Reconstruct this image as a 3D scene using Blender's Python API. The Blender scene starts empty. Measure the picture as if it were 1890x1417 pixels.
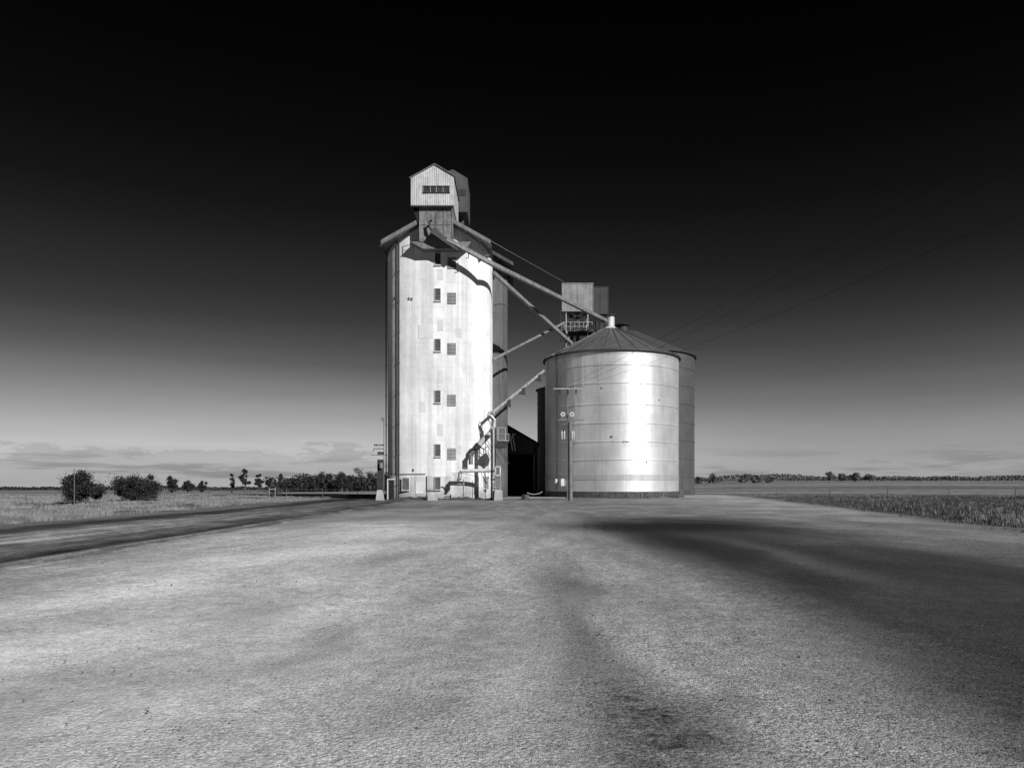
import bpy, bmesh, math, random
import numpy as np
from mathutils import Vector, Matrix
random.seed(7); rng = np.random.default_rng(7)
PI = math.pi
S = bpy.context.scene

# ------------------------------------------------------------------ camera
F = 1365.0; HY = 893.0; EYE = 1.6
cd = bpy.data.cameras.new('camera'); cam = bpy.data.objects.new('camera', cd)
S.collection.objects.link(cam); S.camera = cam
cd.sensor_width = 36; cd.lens = 26; cd.clip_start = 0.1; cd.clip_end = 9000
cd.shift_y = (HY - 708.5) / 1890
cam.location = (0, 0, EYE); cam.rotation_euler = (PI/2, 0, 0)
def W(px, py, Y):            # a point seen at photo pixel (px,py), Y metres away
    return Vector(((px-945)/F*Y, Y, EYE-(py-HY)/F*Y))

# ------------------------------------------------------------------ world
SUN_AZ, SUN_EL = math.radians(42), math.radians(31)
world = bpy.data.worlds.new("World"); S.world = world; world.use_nodes = True
nt = world.node_tree; nt.nodes.clear()
class N:
    """small helper for building node chains"""
    def __init__(s, nt): s.nt = nt
    def n(s, t, **k):
        x = s.nt.nodes.new(t)
        for a, b in k.items(): setattr(x, a, b)
        return x
    def put(s, sock, v):
        if v is None: return
        if isinstance(v, (int, float, tuple, list)): sock.default_value = v
        else: s.nt.links.new(v, sock)
    def m(s, op, a, b=None, c=None, clamp=False):
        x = s.n('ShaderNodeMath', operation=op, use_clamp=clamp)
        s.put(x.inputs[0], a); s.put(x.inputs[1], b); s.put(x.inputs[2], c)
        return x.outputs[0]
    def mapr(s, v, a, b, c=0., d=1., smooth=True):
        x = s.n('ShaderNodeMapRange'); x.interpolation_type = 'SMOOTHSTEP' if smooth else 'LINEAR'
        s.put(x.inputs[0], v)
        for i, q in enumerate((a, b, c, d)): s.put(x.inputs[i+1], q)
        return x.outputs[0]
    def noise(s, vec, scale, detail=3, rough=.5, dist=0., sc3=None, off=(0, 0, 0)):
        if sc3 is not None:
            mp = s.n('ShaderNodeMapping'); s.put(mp.inputs['Vector'], vec)
            mp.inputs['Scale'].default_value = sc3; mp.inputs['Location'].default_value = off
            vec = mp.outputs[0]
        x = s.n('ShaderNodeTexNoise'); s.put(x.inputs['Vector'], vec)
        x.inputs['Scale'].default_value = scale; x.inputs['Detail'].default_value = detail
        x.inputs['Roughness'].default_value = rough; x.inputs['Distortion'].default_value = dist
        return x.outputs['Fac']
    def ramp(s, v, pts, interp='LINEAR'):
        x = s.n('ShaderNodeValToRGB'); cr = x.color_ramp; cr.interpolation = interp
        s.put(x.inputs[0], v)
        while len(cr.elements) > 1: cr.elements.remove(cr.elements[-1])
        cr.elements[0].position = pts[0][0]; cr.elements[0].color = (pts[0][1],)*3 + (1,)
        for p, c in pts[1:]:
            e = cr.elements.new(p); e.color = (c,)*3 + (1,)
        return x.outputs[0]
    def curve(s, v, lo, hi, pts, interp='LINEAR'):   # piecewise value over [lo,hi], any number of points
        res = None
        t = s.mapr(v, lo, hi, 0, 1, smooth=False)
        P = [((a-lo)/(hi-lo), b) for a, b in pts]
        return s.ramp(t, P, interp)
w = N(nt)
def lin(d): return ((d+.055)/1.055)**2.4 if d > .04045 else d/12.92
tc = w.n('ShaderNodeTexCoord'); sep = w.n('ShaderNodeSeparateXYZ'); nt.links.new(tc.outputs['Generated'], sep.inputs[0])
dx, dy, dz = sep.outputs
hl = w.m('SQRT', w.m('ADD', w.m('MULTIPLY', dx, dx), w.m('MULTIPLY', dy, dy)))
el = w.m('DIVIDE', dz, w.m('MAXIMUM', hl, .001))                # tan(elevation)
az = w.m('DIVIDE', dx, w.m('MAXIMUM', hl, .001))                # sin(azimuth)
def h(y): return (HY-y)/F
left = [(800,.67),(770,.60),(740,.52),(710,.44),(680,.36),(650,.305),(600,.225),(550,.178),(500,.145),(450,.108),(400,.078),(300,.045),(150,.02),(0,.008)]
right = [(830,.585),(790,.52),(750,.42),(700,.33),(650,.25),(600,.19),(550,.14),(500,.105),(400,.062),(300,.032),(150,.012),(0,.006)]
emax = .8
L = w.ramp(w.m('DIVIDE', el, emax, clamp=True), [(0, lin(.72)), (h(850)/emax, lin(.745)), (h(825)/emax, lin(.73))] + [(h(y)/emax, lin(d)) for y, d in left] + [(1., .0004)])
R_ = w.ramp(w.m('DIVIDE', el, emax, clamp=True), [(0, lin(.62)), (h(860)/emax, lin(.62))] + [(h(y)/emax, lin(d)) for y, d in right] + [(1., .0003)])
mix = w.n('ShaderNodeMix', data_type='RGBA')
nt.links.new(w.mapr(az, -.35, .5), mix.inputs[0]); nt.links.new(L, mix.inputs[6]); nt.links.new(R_, mix.inputs[7])
# low flat cloud bands near the horizon
cvec = w.n('ShaderNodeCombineXYZ'); nt.links.new(az, cvec.inputs[0]); nt.links.new(w.m('MULTIPLY', el, 9.), cvec.inputs[1]); nt.links.new(w.m('MULTIPLY', dy, .3), cvec.inputs[2])
c1 = w.noise(cvec.outputs[0], 6.5, 10, .68, .25)
cm = w.mapr(c1, .44, .57)
env = w.m('MULTIPLY', w.mapr(el, .0, .006), w.mapr(el, .02, .055, 1, 0))
cvec2 = w.n('ShaderNodeCombineXYZ'); nt.links.new(az, cvec2.inputs[0]); nt.links.new(w.m('MULTIPLY', el, 3.2), cvec2.inputs[1])
c2 = w.noise(cvec2.outputs[0], 13., 10, .66, .1, sc3=(1, 1, 1), off=(3.1, .4, 0))
bank = w.mapr(w.m('SUBTRACT', w.m('ADD', w.m('MULTIPLY', c2, .13), -.022), el), -.002, .004)   # cloud-like bank added in place of double-exposed tree crowns, ragged top
dark = w.m('ADD', w.m('MULTIPLY', w.m('MULTIPLY', cm, env), .26), w.m('MULTIPLY', w.m('MULTIPLY', bank, w.mapr(az, .15, -.1)), .16))
wisp = w.m('MULTIPLY', w.m('SUBTRACT', w.noise(cvec.outputs[0], 2.0, 5, .6), .5), w.mapr(el, .10, .3, .45, .06))
gain = w.m('MULTIPLY', w.m('ADD', w.m('SUBTRACT', 1., dark), wisp), w.mapr(dy, -.5, .35, .30, 1.))  # unseen sky behind the camera dimmed to deepen shaded sides
sc = w.n('ShaderNodeVectorMath', operation='SCALE'); nt.links.new(mix.outputs[2], sc.inputs[0]); nt.links.new(gain, sc.inputs['Scale'])
bg = w.n('ShaderNodeBackground'); nt.links.new(sc.outputs[0], bg.inputs[0]); bg.inputs[1].default_value = .98
wo = w.n('ShaderNodeOutputWorld'); nt.links.new(bg.outputs[0], wo.inputs[0])

# ------------------------------------------------------------------ sun and exposure
sd = bpy.data.lights.new('sun', 'SUN'); sd.energy = 5.0; sd.angle = math.radians(.6); sd.color = (1, 1, 1)
so = bpy.data.objects.new('sun', sd); S.collection.objects.link(so)
sv = Vector((math.sin(SUN_AZ)*math.cos(SUN_EL), -math.cos(SUN_AZ)*math.cos(SUN_EL), math.sin(SUN_EL)))
so.rotation_euler = sv.to_track_quat('Z', 'Y').to_euler(); so.location = sv*50
S.view_settings.view_transform = 'Standard'; S.view_settings.look = 'None'
S.view_settings.exposure = 0.12; S.view_settings.gamma = 1.0
S.render.engine = 'CYCLES'; S.cycles.max_bounces = 6; S.cycles.use_denoising = True; S.cycles.denoising_input_passes = 'RGB_ALBEDO_NORMAL'; S.cycles.denoising_prefilter = 'ACCURATE'

# ------------------------------------------------------------------ materials
def newmat(name):
    m = bpy.data.materials.new(name); m.use_nodes = True
    t = m.node_tree; t.nodes.clear(); g = N(t)
    b = g.n('ShaderNodeBsdfPrincipled'); o = g.n('ShaderNodeOutputMaterial'); t.links.new(b.outputs[0], o.inputs[0])
    co = g.n('ShaderNodeTexCoord').outputs['Object']
    return m, g, b, co
def setcol(g, b, v):
    c = g.n('ShaderNodeCombineXYZ')
    for i in range(3): g.put(c.inputs[i], v)
    g.nt.links.new(c.outputs[0], b.inputs['Base Color'])
def bump(g, b, hgt, dist, strength=1.):
    x = g.n('ShaderNodeBump'); g.put(x.inputs['Height'], hgt); x.inputs['Distance'].default_value = dist; x.inputs['Strength'].default_value = strength
    g.nt.links.new(x.outputs[0], b.inputs['Normal'])
def simple(name, v, rough=.7, metal=0., var=.35, scale=1.5, streak=True, bmp=.01):
    m, g, b, co = newmat(name)
    n1 = g.noise(co, scale, 6, .6); n2 = g.noise(co, scale*9, 4, .6)
    k = g.m('ADD', g.m('MULTIPLY', n1, .6), g.m('MULTIPLY', n2, .4))
    if streak:
        n3 = g.noise(co, scale*2, 5, .6, sc3=(1, 1, .12)); k = g.m('ADD', g.m('MULTIPLY', k, .6), g.m('MULTIPLY', n3, .4))
    setcol(g, b, g.m('MULTIPLY', v, g.mapr(k, .35, .65, 1-var, 1+var*.6)))
    b.inputs['Roughness'].default_value = rough; b.inputs['Metallic'].default_value = metal
    if bmp: bump(g, b, n2, bmp)
    return m

def mat_concrete(name, v, stain=1.):
    m, g, b, co = newmat(name)
    sp = g.n('ShaderNodeSeparateXYZ'); g.nt.links.new(co, sp.inputs[0])
    big = g.noise(co, .22, 6, .55, .4)
    med = g.noise(co, 1.1, 6, .6)
    st = g.noise(co, 1.0, 6, .65, sc3=(1.6, 1.6, .06))          # vertical run-down streaks
    st2 = g.noise(co, 1.0, 4, .6, sc3=(5., 5., .16), off=(4, 1, 2))
    fine = g.noise(co, 9., 4, .6)
    # slip-form lift lines every 1.2 m
    fr = g.m('FRACT', g.m('ADD', g.m('DIVIDE', sp.outputs[2], 1.22), g.m('MULTIPLY', g.noise(co, .5, 2), .06)))
    line = g.mapr(g.m('ABSOLUTE', g.m('SUBTRACT', fr, .5)), .47, .5)
    # blocky patch repairs
    vo = g.n('ShaderNodeTexVoronoi', distance='CHEBYCHEV'); vo.inputs['Scale'].default_value = .55
    mp = g.n('ShaderNodeMapping'); mp.inputs['Scale'].default_value = (1.3, 1.3, .8); g.nt.links.new(co, mp.inputs[0]); g.nt.links.new(mp.outputs[0], vo.inputs['Vector'])
    sr = g.n('ShaderNodeSeparateXYZ'); g.nt.links.new(vo.outputs['Color'], sr.inputs[0])
    k = g.mapr(big, .3, .7, 1-.16*stain, 1.06)
    k = g.m('MULTIPLY', k, g.mapr(med, .35, .7, 1-.07*stain, 1.03))
    k = g.m('MULTIPLY', k, g.mapr(st, .40, .62, 1.03, 1-.22*stain))
    k = g.m('MULTIPLY', k, g.mapr(st2, .52, .7, 1., 1-.14*stain))
    k = g.m('MULTIPLY', k, g.mapr(sr.outputs[0], 0, 1, 1-.07*stain, 1.03))
    k = g.m('MULTIPLY', k, g.mapr(line, 0, 1, 1., 1-.10*stain))
    k = g.m('MULTIPLY', k, g.mapr(fine, .3, .7, .96, 1.03))
    # rain-washed dirt near the foot
    k = g.m('MULTIPLY', k, g.mapr(g.m('ADD', sp.outputs[2], g.m('MULTIPLY', med, 2.)), .9, 2.6, 1-.35*stain, 1.))
    setcol(g, b, g.m('MULTIPLY', v, k, clamp=True))
    b.inputs['Roughness'].default_value = .85
    bump(g, b, g.m('ADD', g.m('MULTIPLY', fine, .5), g.m('SUBTRACT', med, g.m('MULTIPLY', line, .3))), .03)
    return m

ANROT = .25
def mat_galv(name, v, metal=.75, rough=.42, stain=1., aniso=0.):
    m, g, b, co = newmat(name)
    sp = g.n('ShaderNodeSeparateXYZ'); g.nt.links.new(co, sp.inputs[0])
    ang = g.m('ARCTAN2', sp.outputs[1], sp.outputs[0])
    # sheets: 24 round, rings 1.6 m high, each with its own slight tone
    sx = g.m('FLOOR', g.m('MULTIPLY', g.m('ADD', ang, g.m('MULTIPLY', g.m('FLOOR', g.m('DIVIDE', sp.outputs[2], 1.95)), .13)), 24/(2*PI)))
    sy = g.m('FLOOR', g.m('DIVIDE', sp.outputs[2], 1.95))
    cv = g.n('ShaderNodeCombineXYZ'); g.put(cv.inputs[0], sx); g.put(cv.inputs[1], sy)
    wn = g.n('ShaderNodeTexWhiteNoise', noise_dimensions='2D'); g.nt.links.new(cv.outputs[0], wn.inputs[0])
    st = g.noise(co, 1., 6, .65, sc3=(1.5, 1.5, .10)); bl = g.noise(co, .5, 6, .6); fn = g.noise(co, 14, 3, .6)
    k = g.mapr(wn.outputs[0], 0, 1, .93, 1.04)
    k = g.m('MULTIPLY', k, g.mapr(st, .45, .7, 1.03, 1-.28*stain))
    k = g.m('MULTIPLY', k, g.mapr(bl, .3, .7, .9, 1.05))
    k = g.m('MULTIPLY', k, g.mapr(fn, .3, .7, .96, 1.03))
    setcol(g, b, g.m('MULTIPLY', v, k, clamp=True))
    b.inputs['Metallic'].default_value = metal
    if aniso:                                            # corrugated sheet spreads the glint up and down
        tg = g.n('ShaderNodeTangent', direction_type='RADIAL', axis='Z'); g.nt.links.new(tg.outputs[0], b.inputs['Tangent'])
        b.inputs['Anisotropic'].default_value = aniso; b.inputs['Anisotropic Rotation'].default_value = ANROT
    g.put(b.inputs['Roughness'], g.mapr(st, .3, .7, rough-.05, rough+.12))
    wv = g.m('SINE', g.m('MULTIPLY', sp.outputs[2], 2*PI/.11))   # fine horizontal corrugation
    bump(g, b, g.m('ADD', g.m('MULTIPLY', wv, .12), g.m('MULTIPLY', bl, 1.2)), .03, .6)
    return m

def mat_corr(name, v, period=.25, axis=0, metal=.3, rough=.55, stain=1.):
    m, g, b, co = newmat(name)
    sp = g.n('ShaderNodeSeparateXYZ'); g.nt.links.new(co, sp.inputs[0])
    wv = g.m('SINE', g.m('MULTIPLY', sp.outputs[axis], 2*PI/period))
    st = g.noise(co, 1., 6, .65, sc3=(2, 2, .2)); bl = g.noise(co, 2.2, 6, .65)
    k = g.m('MULTIPLY', g.mapr(st, .4, .7, 1.05, 1-.4*stain), g.mapr(bl, .35, .7, 1.05, 1-.35*stain))
    setcol(g, b, g.m('MULTIPLY', v, k))
    b.inputs['Metallic'].default_value = metal; b.inputs['Roughness'].default_value = rough
    bump(g, b, wv, .006)
    return m

def mat_ground():
    m, g, b, co = newmat('gravel_ground')
    sp = g.n('ShaderNodeSeparateXYZ'); g.nt.links.new(co, sp.inputs[0]); X, Y, Z = sp.outputs
    ub = g.m('SUBTRACT', X, g.m('MULTIPLY', g.m('MULTIPLY', 14., g.m('SUBTRACT', 1., g.m('EXPONENT', g.m('DIVIDE', Y, -14.)))), g.mapr(X, -3, 5, .55, -.06)))
    cvn = g.n('ShaderNodeCombineXYZ'); g.put(cvn.inputs[0], ub); g.put(cvn.inputs[1], Y)
    long_ = g.noise(cvn.outputs[0], 1., 5, .55, .3, sc3=(.42, .20, 1)); blob = g.noise(co, .22, 5, .6, .5); mid = g.noise(co, 1.3, 5, .62)
    wob = g.m('ADD', g.m('MULTIPLY', g.m('SUBTRACT', long_, .5), 2.6), g.m('MULTIPLY', g.m('SUBTRACT', blob, .5), 2.2))
    Xw = g.m('ADD', X, g.m('ADD', g.m('MULTIPLY', wob, .55), g.m('MULTIPLY', g.m('SUBTRACT', mid, .5), .5)))
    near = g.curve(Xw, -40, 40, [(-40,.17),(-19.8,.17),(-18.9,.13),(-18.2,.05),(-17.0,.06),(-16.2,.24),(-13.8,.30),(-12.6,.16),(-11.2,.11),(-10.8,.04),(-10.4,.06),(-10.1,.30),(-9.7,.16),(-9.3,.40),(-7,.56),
                                 (-5,.66),(-2.4,.56),(-.6,.47),(1.2,.38),(2.7,.37),(3.6,.14),(4.5,.045),(5.6,.055),(7.4,.055),(9.4,.10),(12,.21),(16,.25),(22,.2),(40,.12)])  # dark tracks on the right also carry painted vignette shade
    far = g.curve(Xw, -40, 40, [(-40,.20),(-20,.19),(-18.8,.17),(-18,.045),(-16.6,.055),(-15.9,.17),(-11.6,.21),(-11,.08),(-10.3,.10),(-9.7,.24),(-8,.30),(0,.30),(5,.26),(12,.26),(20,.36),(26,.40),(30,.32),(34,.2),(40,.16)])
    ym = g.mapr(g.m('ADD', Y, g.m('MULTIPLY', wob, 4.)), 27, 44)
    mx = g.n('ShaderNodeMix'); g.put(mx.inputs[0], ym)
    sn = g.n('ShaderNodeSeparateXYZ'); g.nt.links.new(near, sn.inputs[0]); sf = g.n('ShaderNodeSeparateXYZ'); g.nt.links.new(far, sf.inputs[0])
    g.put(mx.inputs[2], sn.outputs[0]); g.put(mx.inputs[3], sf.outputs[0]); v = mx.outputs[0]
    # worn tracks, dark patches and corner vignette painted into the colour: centre x, centre y, half widths, strength
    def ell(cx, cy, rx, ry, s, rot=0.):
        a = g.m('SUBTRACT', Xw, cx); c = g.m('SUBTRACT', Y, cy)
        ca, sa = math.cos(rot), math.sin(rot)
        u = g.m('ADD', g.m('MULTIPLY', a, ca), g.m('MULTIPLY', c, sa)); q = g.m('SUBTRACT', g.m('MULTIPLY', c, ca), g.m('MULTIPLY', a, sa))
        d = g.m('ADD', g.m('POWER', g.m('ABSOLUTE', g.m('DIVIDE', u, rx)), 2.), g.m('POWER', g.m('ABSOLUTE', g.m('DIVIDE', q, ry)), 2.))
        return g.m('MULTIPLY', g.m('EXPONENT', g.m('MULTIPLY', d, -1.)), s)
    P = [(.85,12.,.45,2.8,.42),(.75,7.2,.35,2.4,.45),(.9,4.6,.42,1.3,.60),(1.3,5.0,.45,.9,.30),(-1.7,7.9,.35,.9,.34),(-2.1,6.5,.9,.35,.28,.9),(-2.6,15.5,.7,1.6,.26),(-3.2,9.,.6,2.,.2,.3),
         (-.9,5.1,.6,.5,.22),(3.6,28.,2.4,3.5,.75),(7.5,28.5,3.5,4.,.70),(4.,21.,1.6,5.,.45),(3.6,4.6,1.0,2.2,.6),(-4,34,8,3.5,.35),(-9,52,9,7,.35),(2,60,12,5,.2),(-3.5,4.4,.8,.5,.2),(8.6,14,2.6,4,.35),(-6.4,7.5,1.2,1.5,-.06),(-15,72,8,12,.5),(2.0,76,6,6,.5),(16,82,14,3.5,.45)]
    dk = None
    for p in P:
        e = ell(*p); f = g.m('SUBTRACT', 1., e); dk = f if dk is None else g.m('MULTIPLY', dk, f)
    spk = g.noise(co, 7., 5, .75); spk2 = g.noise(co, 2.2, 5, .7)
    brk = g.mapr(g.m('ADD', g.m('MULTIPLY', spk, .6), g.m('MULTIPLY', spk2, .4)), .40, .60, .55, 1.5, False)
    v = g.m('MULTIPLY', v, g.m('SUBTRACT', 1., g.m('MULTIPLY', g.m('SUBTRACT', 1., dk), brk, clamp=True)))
    v = g.m('MULTIPLY', v, g.m('ADD', 1., g.m('MULTIPLY', g.mapr(spk, .35, .65, -.26, .20), g.mapr(Y, 4, 14, .4, 1.)))); n22 = g.m('MULTIPLY', g.mapr(g.noise(co, 22., 3, .8), .35, .65, -.30, .24), g.mapr(Y, 5, 16, .35, 1.)); v = g.m('MULTIPLY', v, g.m('ADD', 1., n22)); v = g.m('MULTIPLY', v, g.mapr(spk2, .35, .65, .86, 1.10))
    v = g.m('ADD', v, g.m('MULTIPLY', ell(6.1, 17, .5, 4.5, .06), 1.))
    v = g.m('MULTIPLY', v, g.mapr(long_, .36, .64, .76, 1.12)); v = g.m('MULTIPLY', v, g.mapr(blob, .3, .7, .88, 1.08))
    # fine wheel ruts along and across the yard
    rut = g.noise(cvn.outputs[0], 1., 4, .7, sc3=(3., .22, 1)); v = g.m('MULTIPLY', v, g.m('SUBTRACT', 1., g.m('MULTIPLY', g.mapr(rut, .45, .65, 0, .16), g.mapr(X, -9, -5, 1., .45))))
    rr_ = g.noise(co, 1., 5, .8, sc3=(4.5, .035, 1), off=(3, 3, 0)); rm_ = g.m('MULTIPLY', g.mapr(X, -8.5, -10.5), g.mapr(X, -19.5, -18.5))
    rb_ = g.noise(co, 1., 6, .75, sc3=(.9, .35, 1), off=(8, 1, 0))
    v = g.m('MULTIPLY', v, g.m('ADD', 1., g.m('MULTIPLY', rm_, g.m('ADD', g.mapr(rr_, .38, .62, -.55, .55), g.mapr(rb_, .38, .62, -.35, .45)))))
    rut2 = g.noise(co, 1., 4, .7, sc3=(.07, 1.6, 1), off=(2, 7, 0)); v = g.m('MULTIPLY', v, g.m('SUBTRACT', 1., g.m('MULTIPLY', g.mapr(rut2, .5, .62), g.mapr(Y, 20, 30, 0, .28))))
    # beyond the yard: grassy paddock, stubble bands
    fld = g.noise(co, 1., 5, .6, sc3=(.006, .05, 1)); fld2 = g.noise(co, .35, 5, .7)
    fv = g.m('MULTIPLY', g.mapr(fld, .38, .62, .07, .26), g.mapr(fld2, .3, .7, .75, 1.2))
    gl = g.mapr(g.m('ADD', X, g.m('MULTIPLY', wob, .8)), -20.6, -19.2, 1, 0)
    edge = g.m('ADD', g.m('ADD', 12.5, g.m('MULTIPLY', g.m('MINIMUM', Y, 38.), .19)), g.m('MULTIPLY', g.m('MAXIMUM', g.m('SUBTRACT', Y, 38.), 0.), .17))
    gr = g.mapr(g.m('SUBTRACT', g.m('ADD', X, g.m('MULTIPLY', wob, .8)), edge), -1., 1.4)
    gf = g.mapr(g.m('ADD', Y, g.m('MULTIPLY', wob, 4.)), 108, 116)
    fm = g.m('MAXIMUM', g.m('MAXIMUM', gl, gr), gf)
    gvR = g.mapr(Y, 60, 110, .07, .16); gv = g.m('ADD', g.m('MULTIPLY', gl, g.m('MULTIPLY', fv, 1.1)), g.m('MULTIPLY', g.m('SUBTRACT', 1., gl), g.m('MULTIPLY', g.m('MULTIPLY', gvR, g.mapr(fld2, .3, .7, .6, 1.4)), g.mapr(fld, .38, .62, .55, 1.5))))
    mx2 = g.n('ShaderNodeMix'); g.put(mx2.inputs[0], fm); g.put(mx2.inputs[2], v); g.put(mx2.inputs[3], gv); v = mx2.outputs[0]
    # stone grain
    vo = g.n('ShaderNodeTexVoronoi'); vo.inputs['Scale'].default_value = 75; g.nt.links.new(co, vo.inputs['Vector'])
    sc_ = g.n('ShaderNodeSeparateXYZ'); g.nt.links.new(vo.outputs['Color'], sc_.inputs[0])
    vo2 = g.n('ShaderNodeTexVoronoi'); vo2.inputs['Scale'].default_value = 28; g.nt.links.new(co, vo2.inputs['Vector'])
    sc2 = g.n('ShaderNodeSeparateXYZ'); g.nt.links.new(vo2.outputs['Color'], sc2.inputs[0])
    gmask = g.mapr(g.noise(co, .5, 4, .6, off=(5, 5, 5), sc3=(1, 1, 1)), .35, .65, .55, 1.)
    right_ = g.mapr(X, -4., 1.5, .5, 1.)
    amp = g.m('MULTIPLY', gmask, right_)
    gr1 = g.m('MULTIPLY', g.m('SUBTRACT', sc_.outputs[0], .5), 1.25); gr2 = g.m('MULTIPLY', g.m('SUBTRACT', sc2.outputs[0], .5), .5)
    grain = g.m('ADD', 1., g.m('MULTIPLY', g.m('ADD', gr1, gr2), amp))
    v = g.m('MULTIPLY', v, grain)
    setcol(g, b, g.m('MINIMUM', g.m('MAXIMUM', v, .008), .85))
    b.inputs['Roughness'].default_value = .95; b.inputs['Specular IOR Level'].default_value = .15
    hgt = g.m('ADD', g.m('MULTIPLY', vo.outputs['Distance'], -.9), g.m('ADD', g.m('MULTIPLY', vo2.outputs['Distance'], -1.2), g.m('MULTIPLY', mid, 3.)))
    bump(g, b, hgt, .008, .8)
    return m

M = {}
M['tower'] = mat_concrete('painted_concrete', .80, .8)
M['rear'] = mat_concrete('dark_ghost_concrete', .115, 1.2)  # dark tone for the added ghost silo cell
M['block'] = mat_concrete('block_concrete', .5, .8)
M['base'] = mat_concrete('base_concrete', .70, 1.2)
M['roof'] = mat_corr('tower_roof_sheet', .20, .3, 1)
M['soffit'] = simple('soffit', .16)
M['head'] = mat_corr('headhouse_sheet', .50, .22, 0, .15, .6, .7)
M['headdark'] = mat_corr('dark_sheet', .07, .22, 0, .1, .7, .8)
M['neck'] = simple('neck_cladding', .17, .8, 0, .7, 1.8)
M['bin'] = mat_galv('galvanised_sheet', .68, .60, .57, .8, .60)
M['binband'] = mat_galv('dull_galvanised_sheet', .50, .5, .45)
M['binrear'] = mat_galv('ghost_bin_sheet', .10, .3, .5)
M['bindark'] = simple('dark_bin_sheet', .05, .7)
M['binroof'] = mat_galv('bin_roof_sheet', .13, .4, .55, 1.5)
M['plinth'] = simple('plinth_concrete', .07, .9, 0, .8, 2.5)
M['metal'] = simple('galvanised_steel', .42, .5, .4, .4, 2.)
M['pipe'] = simple('pale_pipe', .62, .55, .2, .35, 1.2)
M['chute'] = simple('chute_steel', .20, .55, .2, .4, 1.2)
M['darkmetal'] = simple('dark_steel', .04, .6, .2, .4, 2)
M['box'] = simple('elevator_head_sheet', .24, .6, .2, .4, 1.)
M['boxdark'] = simple('ghost_head_sheet', .045, .7, .1, .4, 1.)
M['louvre'] = simple('grey_louvre', .11, .8, 0, .4, 3)
M['midgrey'] = simple('mid_grey_louvre', .30, .85, 0, .35, 1.6)  # slats of the added ghost windows and one real grey window
M['patch'] = simple('pale_render', .62, .9, 0, .15, 1.)  # wall tone of the ghost patches and the pour joints
M['dark'] = simple('black_interior', .012, .95, 0, .3, 1.)
M['shed'] = mat_corr('dark_shed_sheet', .035, .3, 0, .1, .7)
M['glass'] = simple('dusty_glass', .05, .25, 0, .4, 2.)
M['wood'] = simple('weathered_timber', .10, .85, 0, .5, 3)
M['pole'] = simple('pole_grey', .16, .7, .1, .4, 2)
M['ceramic'] = simple('insulator_glaze', .45, .3, 0, .1, 4)
M['rubber'] = simple('hose_rubber', .06, .6)
M['leaf'] = simple('leaf', .022, .7, 0, .8, 1.2, False, 0)
M['leaf2'] = simple('leaf_pale', .06, .7, 0, .8, 1.2, False, 0)
M['farleaf'] = simple('far_leaf', .14, .9, 0, .5, .05, False, 0)
M['bark'] = simple('bark', .08, .9)
M['dry'] = simple('dry_grass', .24, .9, 0, .6, .4, False, 0)
M['green'] = simple('dark_grass', .07, .9, 0, .9, .35, False, 0)
M['stone'] = simple('dark_stone', .10, .9, 0, .6, 20, False, .003)
M['wire'] = simple('wire', .006, .9, 0, .1)
M['mound'] = simple('earth', .06, .95, 0, .6, 1.6, False, .05)
M['ground'] = mat_ground()

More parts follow.
